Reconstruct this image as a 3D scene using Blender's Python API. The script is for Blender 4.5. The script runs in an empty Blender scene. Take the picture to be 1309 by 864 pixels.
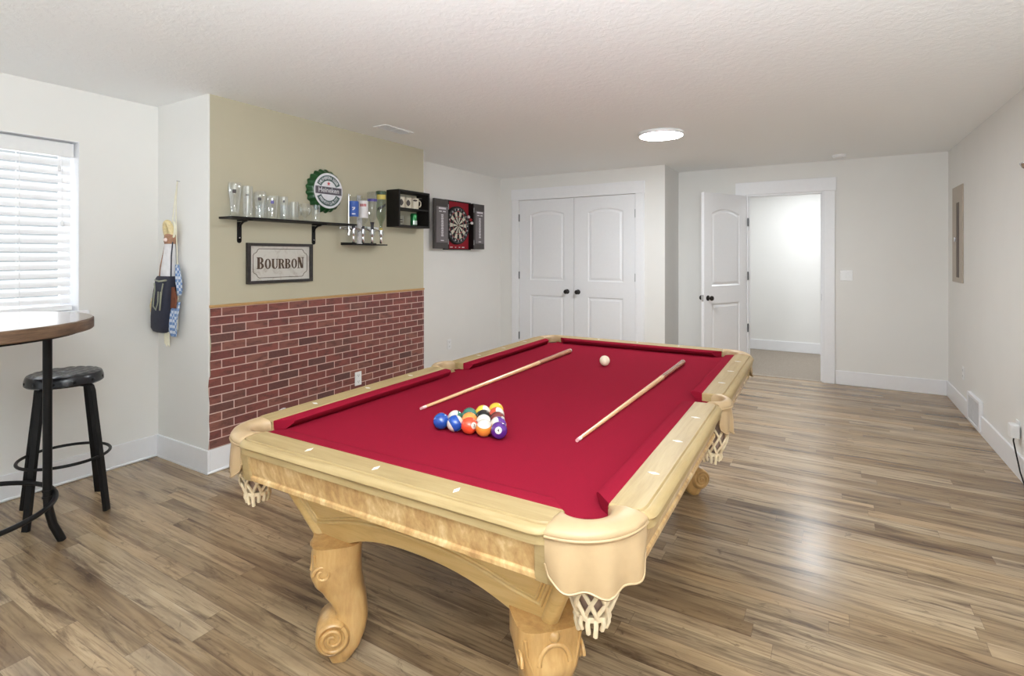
import bpy, bmesh, math, random
from mathutils import Vector, Matrix, Euler
random.seed(7)
PI=math.pi; C=bpy.context.scene.collection; SC=bpy.context.scene
def V(*a): return Vector(a)
R=math.radians
# ------------------------------------------------------------------ mesh helpers
def loops(bm, LL, cap=True, closed=True, ring=False):
    vs=[[bm.verts.new(p) for p in L] for L in LL]
    n=len(vs[0]); m=len(vs)
    for i in range(m if ring else m-1):
        a,b=vs[i],vs[(i+1)%m]
        for j in range(n if closed else n-1):
            k=(j+1)%n
            try: bm.faces.new((a[j],a[k],b[k],b[j]))
            except ValueError: pass
    if cap and closed and not ring:
        for L in (vs[0],vs[-1]):
            try: bm.faces.new(L)
            except ValueError: pass
def box(bm, a, b, M=None):
    x0,y0,z0=a; x1,y1,z1=b
    L=[[V(x0,y0,z),V(x1,y0,z),V(x1,y1,z),V(x0,y1,z)] for z in (z0,z1)]
    if M: L=[[M@p for p in l] for l in L]
    loops(bm,L)
def circ(c, ax, r, n=16, r2=None, ph=0):
    ax=V(*ax).normalized(); u=ax.orthogonal().normalized()
    if abs(ax.z)>.999: u=V(1,0,0)
    w=ax.cross(u); r2=r if r2 is None else r2
    return [V(*c)+u*(r*math.cos(2*PI*i/n+ph))+w*(r2*math.sin(2*PI*i/n+ph)) for i in range(n)]
def cyl(bm, a, b, r, r2=None, n=16):
    a=V(*a); b=V(*b); d=b-a
    loops(bm,[circ(a,d,r,n),circ(b,d,r if r2 is None else r2,n)])
def lathe(bm, prof, c=(0,0,0), n=24, M=None, cap=True):
    L=[]
    for r,z in prof:
        l=[V(max(r,1e-5)*math.cos(2*PI*i/n),max(r,1e-5)*math.sin(2*PI*i/n),z) for i in range(n)]
        L.append([(M@p if M else p)+V(*c) for p in l])
    loops(bm,L,cap=cap)
def tube(bm, pts, r, n=8, closed=False, rs=None):
    P=[V(*p) for p in pts]; m=len(P); LL=[]; u=None
    for i in range(m):
        if closed: t=P[(i+1)%m]-P[i-1]
        else: t=P[min(i+1,m-1)]-P[max(i-1,0)]
        t.normalize()
        if u is None: u=t.orthogonal().normalized()
        else:
            u=u-t*u.dot(t)
            u=u.normalized() if u.length>1e-6 else t.orthogonal().normalized()
        w=t.cross(u); rr=rs[i] if rs else r
        LL.append([P[i]+u*(rr*math.cos(2*PI*k/n))+w*(rr*math.sin(2*PI*k/n)) for k in range(n)])
    loops(bm,LL,ring=closed)
def prism(bm, pts, f, n0, n1):
    loops(bm,[[f(s,t,n0) for s,t in pts],[f(s,t,n1) for s,t in pts]])
def sphere(bm, c, r, seg=16, rings=10, M=None, sc=(1,1,1)):
    m=Matrix.Translation(V(*c)) @ (M or Matrix()) @ Matrix.Diagonal((r*sc[0],r*sc[1],r*sc[2],1))
    bmesh.ops.create_uvsphere(bm,u_segments=seg,v_segments=rings,radius=1,matrix=m)
def arcpts(cx,cy,r,a0,a1,n,ry=None):
    ry=r if ry is None else ry
    return [(cx+r*math.cos(R(a0+(a1-a0)*i/n)),cy+ry*math.sin(R(a0+(a1-a0)*i/n))) for i in range(n+1)]
BM=bmesh.new
def obj(name, bm, mat, parent=None, smooth=None, bevel=0, seg=2, sub=0, kind=None, label=None):
    bmesh.ops.recalc_face_normals(bm,faces=bm.faces)
    me=bpy.data.meshes.new(name); bm.to_mesh(me); bm.free()
    if mat: me.materials.append(mat)
    o=bpy.data.objects.new(name,me); C.objects.link(o)
    if smooth is not None:
        for p in me.polygons: p.use_smooth=True
        try: me.set_sharp_from_angle(angle=R(smooth))
        except Exception: pass
    if parent is not None: o.parent=parent
    if bevel:
        b=o.modifiers.new('bevel','BEVEL'); b.width=bevel; b.segments=seg; b.limit_method='ANGLE'; b.angle_limit=R(35)
    if sub:
        s=o.modifiers.new('sub','SUBSURF'); s.levels=sub; s.render_levels=sub
    if kind: o['kind']=kind
    if label: o['label']=label
    return o
def struct(name,bm,mat,parent=None,**k):
    o=obj(name,bm,mat,parent,**k)
    if parent is None: o['kind']='structure'
    return o
def tag(o,label,cat,group=None):
    o['label']=label; o['category']=cat
    if group: o['group']=group
    return o
def thing(name,label,cat,loc=(0,0,0),rot=(0,0,0),group=None):
    o=bpy.data.objects.new(name,None); C.objects.link(o); o.location=loc; o.rotation_euler=rot
    o.empty_display_size=.05
    return tag(o,label,cat,group)
def text_bm(s,size,f,depth=.0006,align='CENTER',bold=0.0):
    """solid lettering; f maps (s,t,n) to space"""
    cu=bpy.data.curves.new('lettering','FONT'); cu.body=s; cu.size=size; cu.align_x=align; cu.align_y='CENTER'
    cu.offset=bold; cu.resolution_u=3
    ob=bpy.data.objects.new('lettering',cu); C.objects.link(ob)
    bpy.context.view_layer.update()
    me=bpy.data.meshes.new_from_object(ob.evaluated_get(bpy.context.evaluated_depsgraph_get()))
    bm=BM(); bm.from_mesh(me)
    bpy.data.objects.remove(ob); bpy.data.curves.remove(cu); bpy.data.meshes.remove(me)
    r=bmesh.ops.extrude_face_region(bm,geom=list(bm.faces))
    up={v for v in r['geom'] if isinstance(v,bmesh.types.BMVert)}
    for v in bm.verts: v.co=f(v.co.x,v.co.y,depth if v in up else 0.0)
    return bm
def join(bm,other):
    me=bpy.data.meshes.new('t'); other.to_mesh(me); other.free(); bm.from_mesh(me); bpy.data.meshes.remove(me)
# ------------------------------------------------------------------ materials
class NT:
    def __init__(s,name):
        s.m=bpy.data.materials.new(name); s.m.use_nodes=True; s.t=s.m.node_tree; s.n=s.t.nodes; s.l=s.t.links
        s.b=s.n['Principled BSDF']; s.out=s.n['Material Output']
    def add(s,typ,**k):
        n=s.n.new(typ)
        for a,b in k.items():
            if a.startswith('i_'):
                n.inputs[a[2:].replace('_',' ')].default_value=b
            else: setattr(n,a,b)
        return n
    def lk(s,a,b): s.l.new(a,b)
    def math(s,op,a,b=None,c=None):
        n=s.add('ShaderNodeMath',operation=op)
        for i,v in enumerate((a,b,c)):
            if v is None: continue
            if isinstance(v,(int,float)): n.inputs[i].default_value=v
            else: s.lk(v,n.inputs[i])
        return n.outputs[0]
    def co(s,kind='Object'): return s.add('ShaderNodeTexCoord').outputs[kind]
    def xyz(s,v):
        n=s.add('ShaderNodeSeparateXYZ'); s.lk(v,n.inputs[0]); return n.outputs
    def comb(s,x,y,z):
        n=s.add('ShaderNodeCombineXYZ')
        for i,v in enumerate((x,y,z)):
            if isinstance(v,(int,float)): n.inputs[i].default_value=v
            else: s.lk(v,n.inputs[i])
        return n.outputs[0]
    def noise(s,vec,scale,detail=4,rough=.55,dist=0):
        n=s.add('ShaderNodeTexNoise'); n.inputs['Scale'].default_value=scale; n.inputs['Detail'].default_value=detail
        n.inputs['Roughness'].default_value=rough; n.inputs['Distortion'].default_value=dist
        s.lk(vec,n.inputs['Vector']); return n.outputs['Fac']
    def ramp(s,fac,stops):
        n=s.add('ShaderNodeValToRGB'); e=n.color_ramp.elements
        while len(e)<len(stops): e.new(.5)
        for i,(p,c) in enumerate(stops):
            e[i].position=p; e[i].color=(*c,1)
        s.lk(fac,n.inputs[0]); return n.outputs[0]
    def mix(s,fac,a,b,mode='MIX'):
        n=s.add('ShaderNodeMix',data_type='RGBA',blend_type=mode)
        for i,v in ((0,fac),(6,a),(7,b)):
            if isinstance(v,(int,float)): n.inputs[i].default_value=v
            elif isinstance(v,tuple): n.inputs[i].default_value=(*v,1)
            else: s.lk(v,n.inputs[i])
        return n.outputs[2]
    def bump(s,h,strength=.2,dist=.01):
        n=s.add('ShaderNodeBump'); n.inputs['Strength'].default_value=strength; n.inputs['Distance'].default_value=dist
        s.lk(h,n.inputs['Height']); s.lk(n.outputs[0],s.b.inputs['Normal'])
    def col(s,c):
        if isinstance(c,tuple): s.b.inputs['Base Color'].default_value=(*c,1)
        else: s.lk(c,s.b.inputs['Base Color'])
def srgb(r,g,b):
    f=lambda c:(c/255/12.92 if c/255<=.04045 else ((c/255+.055)/1.055)**2.4)
    return (f(r),f(g),f(b))
def mat(name,c,rough=.5,metal=0,coat=0,var=.06,vscale=30,bump=0,bscale=80,bdist=.002,spec=.5,sheen=0):
    t=NT(name); co=t.co()
    n=t.noise(co,vscale,3)
    dk=tuple(x*(1-var) for x in c); lt=tuple(min(1,x*(1+var)) for x in c)
    t.col(t.ramp(n,[(.3,dk),(.7,lt)]))
    t.b.inputs['Roughness'].default_value=rough; t.b.inputs['Metallic'].default_value=metal
    t.b.inputs['Coat Weight'].default_value=coat; t.b.inputs['Coat Roughness'].default_value=.08
    t.b.inputs['Specular IOR Level'].default_value=spec
    if sheen: t.b.inputs['Sheen Weight'].default_value=sheen
    if bump: t.bump(t.noise(co,bscale,5),bump,bdist)
    return t.m
M={}
M['wall']=mat('wall_paint',(.785,.772,.745),.6,var=.01,vscale=3,bump=.15,bscale=140,bdist=.002,spec=.3)
M['tan']=mat('tan_wall_paint',(.47,.43,.318),.6,var=.015,vscale=3,bump=.15,bscale=140,bdist=.002,spec=.3)
M['trim']=mat('white_trim_paint',(.83,.83,.85),.35,var=.01)
M['door']=mat('white_door_paint',(.80,.80,.82),.35,var=.01)
M['hallpaint']=mat('hall_wall_paint',(.80,.79,.77),.6,var=.01,vscale=3)
M['carpet']=mat('beige_carpet',(.36,.31,.26),.95,var=.25,vscale=160,bump=.8,bscale=260,bdist=.006,spec=.1)
t=NT('ceiling_texture'); co=t.co(); t.col((.90,.915,.92)); t.b.inputs['Roughness'].default_value=.8
h=t.ramp(t.noise(co,26,4,.6,.6),[(.42,(0,0,0)),(.6,(1,1,1))]); t.bump(h,.16,.006); M['ceil']=t.m
# floor planks run along X
t=NT('vinyl_plank_floor'); co=t.co(); x,y,z=t.xyz(co)
PW,PL=.0815,1.15
def wn(v):
    n=t.add('ShaderNodeTexWhiteNoise',noise_dimensions='3D'); t.lk(v,n.inputs['Vector']); return n.outputs['Value']
ry=t.math('MULTIPLY_ADD',y,1/PW,.0); row=t.math('FLOOR',ry)
xs=t.math('ADD',t.math('MULTIPLY',x,1/PL),t.math('MULTIPLY',wn(t.comb(row,3.1,7.7)),7.0)); pid=t.math('FLOOR',xs)
g=wn(t.comb(row,pid,1.3)); g2=wn(t.comb(row,pid,9.1))
fy=t.math('FRACT',ry); fx=t.math('FRACT',xs)
ey_=t.math('MULTIPLY',t.math('MINIMUM',fy,t.math('SUBTRACT',1.,fy)),PW); ex_=t.math('MULTIPLY',t.math('MINIMUM',fx,t.math('SUBTRACT',1.,fx)),PL)
seam=t.math('LESS_THAN',t.math('MINIMUM',ey_,ex_),.0009)
off=t.math('MULTIPLY',g,41.)
v1=t.comb(t.math('MULTIPLY',x,1.5),t.math('MULTIPLY',y,11),off)
v2=t.comb(t.math('MULTIPLY',x,2.4),t.math('MULTIPLY',y,62),t.math('MULTIPLY',g2,57.))
v3=t.comb(t.math('MULTIPLY',x,1.9),t.math('MULTIPLY',y,20.),t.math('MULTIPLY_ADD',g2,23.,5.))
v4=t.comb(t.math('MULTIPLY',x,9.),t.math('MULTIPLY',y,20.),t.math('MULTIPLY_ADD',g,13.,5.))
n1=t.noise(v1,1,5,.6,.5); n2=t.noise(v2,1,5,.65,.3); n3=t.noise(v3,1,5,.65,.6); n4=t.noise(v4,1,5,.7,1.2)
base=t.ramp(n1,[(.28,srgb(134,115,94)),(.44,srgb(166,145,118)),(.56,srgb(184,162,132)),(.72,srgb(196,176,148))])
c2=t.mix(t.math('MULTIPLY',t.ramp(n2,[(.36,(1,1,1)),(.52,(0,0,0))]),.55),base,srgb(112,92,73))
c3=t.mix(t.math('MULTIPLY',t.ramp(n3,[(.34,(1,1,1)),(.47,(0,0,0))]),.80),c2,srgb(88,70,56))
c3=t.mix(t.math('MULTIPLY',t.ramp(n4,[(.30,(1,1,1)),(.40,(0,0,0))]),.55),c3,srgb(74,60,50))
tone=t.ramp(g,[(0,srgb(178,160,138)),(.35,srgb(214,204,188)),(.7,srgb(255,255,255)),(1,srgb(246,230,206))])
c4=t.mix(.75,c3,tone,'MULTIPLY')
c5=t.mix(t.math('MULTIPLY',seam,.45),c4,srgb(70,56,46))
t.col(c5); t.b.inputs['Specular IOR Level'].default_value=.5
t.lk(t.math('MULTIPLY_ADD',n2,.10,.20),t.b.inputs['Roughness'])
t.bump(n2,.05,.002); M['floor']=t.m
# faux brick
t=NT('faux_brick_panel'); co=t.co(); x,y,z=t.xyz(co)
br=t.add('ShaderNodeTexBrick',offset=.5,offset_frequency=2)
for k,v in (('Scale',1.0),('Mortar Size',.0035),('Mortar Smooth',.15),('Brick Width',.168),('Row Height',.0567),('Bias',0.)): br.inputs[k].default_value=v
br.inputs['Color1'].default_value=(0,0,0,1); br.inputs['Color2'].default_value=(1,1,1,1); br.inputs['Mortar'].default_value=(.5,.5,.5,1)
vec=t.comb(t.math('ADD',y,-1.845),t.math('ADD',z,-.153+.0567*40),0.0); t.lk(vec,br.inputs['Vector'])
g=t.xyz(br.outputs['Color'])[0]
bc=t.ramp(g,[(0,srgb(70,44,44)),(.2,srgb(108,54,50)),(.5,srgb(124,66,58)),(.68,srgb(98,48,48)),(.85,srgb(134,86,72)),(1,srgb(62,44,45))])
nn=t.noise(t.comb(x,t.math('MULTIPLY',y,8),t.math('MULTIPLY',z,22)),1.6,4,.6)
bc=t.mix(t.math('MULTIPLY',t.ramp(nn,[(.46,(0,0,0)),(.66,(1,1,1))]),.75),bc,srgb(62,36,38))
nf=t.noise(co,120,4)
bc=t.mix(t.math('MULTIPLY',nf,.35),bc,srgb(160,100,88))
t.col(t.mix(br.outputs['Fac'],bc,srgb(206,176,166))); t.b.inputs['Roughness'].default_value=.55
t.bump(t.math('ADD',t.math('MULTIPLY',br.outputs['Fac'],-1.),t.math('MULTIPLY',nf,.3)),.35,.004); M['brick']=t.m
def wood(name,stops,sx=1,sy=1,sz=1,rough=.3,coat=.4,scale=1,dist=.8,spec=.5):
    t=NT(name); t.b.inputs['Specular IOR Level'].default_value=spec; co=t.co(); x,y,z=t.xyz(co)
    v=t.comb(t.math('MULTIPLY',x,sx),t.math('MULTIPLY',y,sy),t.math('MULTIPLY',z,sz))
    n=t.noise(v,scale,5,.6,dist); f=t.noise(v,scale*5,3,.6,.2)
    c=t.ramp(t.math('ADD',t.math('MULTIPLY',n,.75),t.math('MULTIPLY',f,.25)),stops)
    t.col(c); t.b.inputs['Roughness'].default_value=rough; t.b.inputs['Coat Weight'].default_value=coat; t.b.inputs['Coat Roughness'].default_value=.12
    return t.m
pale=[(.25,srgb(144,120,80)),(.5,srgb(163,140,98)),(.75,srgb(174,152,112))]
M['rail_u']=wood('pale_oak_rail_crosswise',pale,3,40,40,rough=.42,coat=.06,spec=.35)
M['rail_v']=wood('pale_oak_rail_lengthwise',pale,40,3,40,rough=.45,coat=.04,spec=.22)
mid=[(.25,srgb(182,148,90)),(.5,srgb(208,177,118)),(.75,srgb(218,190,136))]
M['apron_u']=wood('oak_apron_crosswise',mid,3,30,30)
M['apron_v']=wood('oak_apron_lengthwise',mid,30,3,30)
legw=[(.25,srgb(158,118,66)),(.5,srgb(190,150,94)),(.75,srgb(208,172,118))]
M['leg']=wood('oak_leg',legw,22,22,5)
fl=[(.34,srgb(156,118,72)),(.46,srgb(186,149,98)),(.55,srgb(202,169,118)),(.66,srgb(228,204,158))]
M['flame_u']=wood('flame_grain_crosswise',fl,17,2,9,dist=.7)
M['flame_v']=wood('flame_grain_lengthwise',fl,2,17,9,dist=.7)
M['leather']=mat('tan_leather',srgb(176,149,113),.42,var=.07,vscale=14,bump=.15,bscale=300,bdist=.001)
M['strap']=mat('net_leather_strap',srgb(222,204,172),.6,var=.08,vscale=40)
M['liner']=mat('pocket_liner',srgb(150,128,116),.7,var=.2,vscale=25)
M['cloth']=mat('red_billiard_cloth',srgb(132,24,43),.95,var=.05,vscale=240,bump=.12,bscale=700,bdist=.001,spec=.03)
M['pearl']=mat('pearl_inlay',(.85,.83,.78),.25)
M['black']=mat('black_metal',(.007,.0065,.0065),.38,var=.2,spec=.2)
M['blackwood']=mat('black_painted_wood',(.009,.007,.006),.5,var=.3,vscale=20,spec=.25)
M['vinyl']=mat('black_quilted_vinyl',(.009,.009,.012),.25,var=.1,spec=.5)
t=NT('weathered_table_wood'); co=t.co(); x,y,z=t.xyz(co)
n=t.noise(t.comb(t.math('MULTIPLY',x,30),t.math('MULTIPLY',y,4),z),1,5,.6,.4)
t.col(t.ramp(n,[(.3,srgb(104,88,76)),(.55,srgb(140,124,110)),(.75,srgb(164,150,138))])); t.b.inputs['Roughness'].default_value=.16; M['tabletop']=t.m
M['tablerim']=wood('brown_table_rim',[(.3,srgb(62,44,32)),(.55,srgb(104,80,60)),(.8,srgb(132,106,84))],5,5,40,rough=.5,coat=0)
M['blind']=None
t=NT('white_blind_slat'); t.col((.92,.92,.93)); t.b.inputs['Roughness'].default_value=.5
tr=t.add('ShaderNodeBsdfTranslucent'); tr.inputs[0].default_value=(.95,.95,.98,1)
mx=t.add('ShaderNodeMixShader'); mx.inputs[0].default_value=.05
t.lk(t.b.outputs[0],mx.inputs[1]); t.lk(tr.outputs[0],mx.inputs[2]); t.lk(mx.outputs[0],t.out.inputs[0]); M['blind']=t.m
def clear(name,tint=(1,1,1),gl=.10,ed=.55,rough=.03):
    t=NT(name); tp=t.add('ShaderNodeBsdfTransparent'); tp.inputs[0].default_value=(*tint,1)
    gs=t.add('ShaderNodeBsdfGlossy'); gs.inputs['Roughness'].default_value=rough; gs.inputs[0].default_value=(.95,.97,1,1)
    lw=t.add('ShaderNodeLayerWeight'); lw.inputs[0].default_value=.35
    f=t.math('MULTIPLY_ADD',lw.outputs['Facing'],ed,gl)
    nz=t.noise(t.co(),40,2); f=t.math('MULTIPLY',f,t.math('MULTIPLY_ADD',nz,.2,.9))
    mx=t.add('ShaderNodeMixShader'); t.lk(f,mx.inputs[0]); t.lk(tp.outputs[0],mx.inputs[1]); t.lk(gs.outputs[0],mx.inputs[2])
    t.lk(mx.outputs[0],t.out.inputs[0]); return t.m
M['glass']=clear('clear_drinking_glass',(.98,.985,.985),.03,.42)
M['pane']=clear('window_glass',(1,1,1),.03,.2)
M['bottle']=clear('clear_bottle_glass',(.93,.94,.95),.03,.30)
M['bottle_green']=clear('pale_green_bottle_glass',(.72,.79,.72),.03,.30)
M['chrome']=mat('chrome',(.8,.8,.82),.15,1)
M['bronze']=mat('dark_bronze_hardware',(.03,.026,.024),.3,.6)
M['hinge']=mat('grey_hinge_steel',(.10,.10,.105),.4,.7)
M['plastic']=mat('white_plastic',(.82,.82,.82),.3,var=.01)
M['slot']=mat('dark_slot',(.03,.03,.03),.6)
M['greyvent']=mat('white_vent_metal',(.70,.70,.71),.4)
M['panel']=mat('taupe_panel_paint',srgb(176,164,150),.5,var=.03)
M['panelshade']=mat('panel_gap_shade',srgb(84,68,58),.5)  # dark brown paints the shade of the gap beside the panel door
M['signframe']=mat('rustic_black_frame',(.022,.017,.015),.6,var=.4,vscale=50)
t=NT('distressed_white_sign'); co=t.co()
n=t.noise(co,16,6,.7,.5); t.col(t.ramp(n,[(.28,srgb(112,100,90)),(.37,srgb(174,166,156)),(.5,srgb(192,188,180))])); t.b.inputs['Roughness'].default_value=.6; M['signface']=t.m
M['signink']=mat('brown_sign_lettering',srgb(72,52,36),.6,var=.25,vscale=60)
M['capgreen']=mat('green_cap_enamel',srgb(26,72,34),.3,var=.15)
M['capwhite']=mat('white_cap_enamel',srgb(205,204,208),.35)
M['capteal']=mat('dark_teal_cap_enamel',srgb(26,62,56),.35)
M['capblack']=mat('black_cap_banner',srgb(42,24,40),.35)
M['red']=mat('red_felt',srgb(150,20,36),.8)
M['starred']=mat('red_star',srgb(186,40,44),.4)
M['lab_blue']=mat('blue_bottle_label',srgb(44,82,160),.5)
M['lab_white']=mat('white_bottle_label',srgb(218,214,214),.5)
M['lab_red']=mat('red_label_ink',srgb(176,34,30),.5)
M['lab_purple']=mat('purple_bottle_band',srgb(72,62,130),.5)
M['lab_yellow']=mat('yellow_bottle_label',srgb(190,170,80),.5)
M['lab_dark']=mat('dark_bottle_cap',srgb(26,22,32),.4)
M['lab_green']=mat('green_bottle_foil',srgb(44,70,44),.4)
M['dartgrey']=mat('charcoal_cabinet_door',srgb(64,58,56),.5)
M['slate']=mat('grey_scoreboard',srgb(112,106,108),.6)
M['chalk']=mat('white_score_marks',srgb(214,210,214),.7)
M['sisal']=mat('dartboard_sisal_cream',srgb(204,198,182),.85,vscale=90)
M['sisalblack']=mat('dartboard_sisal_black',(.012,.011,.011),.85)
M['dartgreen']=mat('dartboard_green',srgb(24,70,44),.8)
M['steel']=mat('steel',(.6,.6,.62),.25,1)
M['flight']=mat('white_dart_flight',srgb(232,226,228),.5)
M['flightred']=mat('red_dart_flight',srgb(178,40,48),.5)
M['mugcream']=mat('cream_stoneware',srgb(196,186,166),.4)
M['mugdark']=mat('dark_brown_print',srgb(56,42,36),.5)
M['cangreen']=mat('green_can_paint',srgb(40,120,66),.25,.4)
M['canlight']=mat('silver_can_paint',srgb(176,186,178),.3,.5)
M['straw']=mat('straw',srgb(222,204,158),.8,var=.15,vscale=90)
M['cord']=mat('cream_cord',srgb(230,225,204),.8)
M['brown']=mat('brown_cloth',srgb(158,118,94),.8,var=.15,vscale=60)
M['shirt']=mat('white_linen',srgb(228,226,228),.85,bump=.2,bscale=60,bdist=.004)
M['navy']=mat('dark_navy_cloth',srgb(40,42,58),.7,var=.15,bump=.2,bscale=50,bdist=.004)
M['embroid']=mat('sage_embroidery',srgb(148,150,132),.7)
M['rust']=mat('rust_cloth',srgb(112,62,40),.8)
t=NT('blue_check_cloth'); co=t.co(); ck=t.add('ShaderNodeTexChecker'); ck.inputs['Scale'].default_value=52
x,y,z=t.xyz(co); t.lk(t.comb(x,.003,z),ck.inputs['Vector'])
ck.inputs['Color1'].default_value=(*srgb(112,142,190),1); ck.inputs['Color2'].default_value=(*srgb(206,214,226),1)
t.col(ck.outputs[0]); t.b.inputs['Roughness'].default_value=.85; M['check']=t.m
M['ygold']=mat('oak_batten',srgb(176,138,88),.5)
M['maple']=wood('maple_cue_shaft',[(.3,srgb(214,164,114)),(.6,srgb(232,190,142)),(.8,srgb(238,204,160))],60,4,60,rough=.25,coat=.5)
M['cuebutt']=wood('reddish_cue_butt',[(.3,srgb(150,98,70)),(.6,srgb(190,138,104)),(.8,srgb(206,158,124))],60,6,60,rough=.2,coat=.6)
M['cuedark']=wood('brown_cue_butt',[(.3,srgb(128,84,62)),(.6,srgb(172,120,90)),(.8,srgb(190,140,108))],60,6,60,rough=.2,coat=.6)
M['ferrule']=mat('pinkish_ferrule',srgb(238,214,206),.3)
M['cuetip']=mat('cue_tip_leather',srgb(206,150,150),.7)
M['rubber']=mat('rubber_bumper',srgb(190,176,172),.6)
M['cueball']=mat('ivory_cue_ball',srgb(238,222,196),.08,coat=.5,var=.01)
LS=dict(far=145.,hall=80.,world=.55,win=60.,rear=62.,up=215.)
for k_ in ('far','hall'):
    t=NT('lamp_diffuser_'+k_); t.b.inputs['Emission Color'].default_value=(.92,.965,1,1); t.b.inputs['Emission Strength'].default_value=LS[k_]; t.col((.9,.9,.9)); M['lamp_'+k_]=t.m
def ball_mat(name,c,stripe):
    t=NT(name); co=t.co(); x,y,z=t.xyz(co); r=.0297; W=srgb(216,209,197)
    ax=t.math('ABSOLUTE',x); disc=t.math('GREATER_THAN',x,r*.915)
    if stripe:
        band=t.math('LESS_THAN',t.math('ABSOLUTE',z),r*.56); base=t.mix(band,W,c)
    else: base=t.mix(0.0,c,c)
    t.col(t.mix(disc,base,W)); t.b.inputs['Roughness'].default_value=.06; t.b.inputs['Coat Weight'].default_value=.5; t.b.inputs['Coat Roughness'].default_value=.03
    return t.m
# ------------------------------------------------------------------ room dimensions (metres; camera stands near the origin)
H=2.44; XL=-4.030; XB=-3.408; YB=1.9295; XD=-3.805; YC=4.0445; YF=6.1118; XC=-1.583; YD=6.7668; XR=1.057; Y0=-3.0
YH=8.66
bm=BM(); box(bm,(XL-.2,Y0,-.1),(XR+.2,YD+.03,0)); struct('floor',bm,M['floor'])
bm=BM(); box(bm,(XL-.2,Y0,H),(XR+.2,YH+.1,H+.1)); struct('ceiling',bm,M['ceil'])
bm=BM(); box(bm,(-1.9,YD+.03,-.1),(1.0,YH+.1,0.004)); struct('floor_hall',bm,M['carpet'])
# window wall
WY0,WY1,WZ0,WZ1=-.45,1.472,1.05,2.112; TW=.17
bm=BM()
box(bm,(XL-TW,Y0,0),(XL,WY0,H)); box(bm,(XL-TW,WY1,0),(XL,YB+.1,H)); box(bm,(XL-TW,WY0,0),(XL,WY1,WZ0)); box(bm,(XL-TW,WY0,WZ1),(XL,WY1,H))
struct('wall_left',bm,M['wall'])
bm=BM(); box(bm,(XL,YB,0),(XB,YB+.008,H)); struct('wall_alcove',bm,M['wall'])
bm=BM(); box(bm,(XB-.1,YB+.008,0),(XB,YC,H)); struct('wall_bump',bm,M['tan'])
bm=BM(); box(bm,(XD-.1,YC-.1,0),(XD,YF+.1,H)); box(bm,(XD,YC-.1,0),(XB-.1,YC-.001,H)); struct('wall_recess',bm,M['wall'])
CX0,CX1,CZ=-3.510,-1.925,2.130
bm=BM(); box(bm,(XD-.1,YF,0),(CX0,YF+.1,H)); box(bm,(CX1,YF,0),(XC,YF+.1,H)); box(bm,(CX0,YF,CZ),(CX1,YF+.1,H)); struct('wall_closet',bm,M['wall'])
bm=BM(); box(bm,(XC-.1,YF+.1,0),(XC,YD+.1,H)); struct('wall_closet_side',bm,M['wall'])
bm=BM(); box(bm,(CX0-.1,YF+.08,0),(CX1+.1,YF+.1,CZ+.1)); struct('wall_closet_back',bm,M['trim'])
DX0,DX1,DZ=-.800,-.015,2.110
bm=BM(); box(bm,(XC,YD,0),(DX0,YD+.12,H)); box(bm,(DX1,YD,0),(XR+.1,YD+.12,H)); box(bm,(DX0,YD,DZ),(DX1,YD+.12,H)); struct('wall_back',bm,M['wall'])
bm=BM(); box(bm,(XR,Y0,0),(XR+.1,YD,H)); struct('wall_right',bm,M['wall'])
bm=BM(); box(bm,(-1.9,YH,0),(1.0,YH+.1,H)); struct('wall_hall_end',bm,M['hallpaint'])
bm=BM(); box(bm,(-2.0,YD+.12,0),(-1.9,YH+.1,H)); struct('wall_hall_left',bm,M['hallpaint'])
bm=BM(); box(bm,(.9,YD+.12,0),(1.0,YH,H)); struct('wall_hall_right',bm,M['hallpaint'])
# baseboards
BH=.150; BT=.015
def bb(name,a,b):
    bm=BM(); box(bm,a,b); struct(name,bm,M['trim'],bevel=.004)
bb('baseboard_left',(XL,Y0,0),(XL+BT,YB,BH))
bb('baseboard_alcove',(XL+BT,YB-BT,0),(XB+BT,YB,BH))
bb('baseboard_bump',(XB,YB-.0005,0),(XB+BT,YC,BH))
bb('baseboard_recess',(XD,YC,0),(XD+BT,YF,BH))
bb('baseboard_closet_left',(XD+BT,YF-BT,0),(CX0-.11,YF,BH))
bb('baseboard_closet_right',(CX1+.11,YF-BT,0),(XC+BT,YF,BH))
bb('baseboard_closet_side',(XC,YF,0),(XC+BT,YD-BT,BH))
bb('baseboard_back_left',(XC,YD-BT,0),(DX0-.115,YD,BH))
bb('baseboard_back_right',(DX1+.11,YD-BT,0),(XR-BT,YD,BH))
bb('baseboard_right',(XR-BT,Y0,0),(XR,YD,BH))
bb('baseboard_hall',(-1.9,YH-BT,.004),(.9,YH,BH))
# quarter-round shoe moulding in the alcove
bm=BM(); tube(bm,[(XL+BT,Y0,.008),(XL+BT+.003,YB-BT-.004,.008),(XB+BT+.004,YB-BT-.004,.008),(XB+BT+.004,YC,.008)],.008,6); struct('trim_1',bm,M['trim'])
# brick panel, batten, corner bead
bm=BM()
pts=[]; NZ=48
for i in range(NZ+1):
    z=.153+(1.062-.153)*i/NZ
    pts.append((YB+.003+.006*math.sin(z*9.3)*math.cos(z*23)+(.008 if z>.62 else 0),z))
pts+= [(YC-.002,1.062),(YC-.002,.153)]
prism(bm,pts,lambda s,t,n:V(XB+n,s,t),0,.005); struct('trim_2',bm,M['brick'])
bm=BM(); box(bm,(XB,YB+.002,1.062),(XB+.014,YC-.002,1.080)); struct('trim_3',bm,M['ygold'],bevel=.003)
bm=BM(); box(bm,(XB-.012,YC-.001,0),(XB+.002,YC+.004,H)); struct('trim_4',bm,M['trim'])
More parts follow.
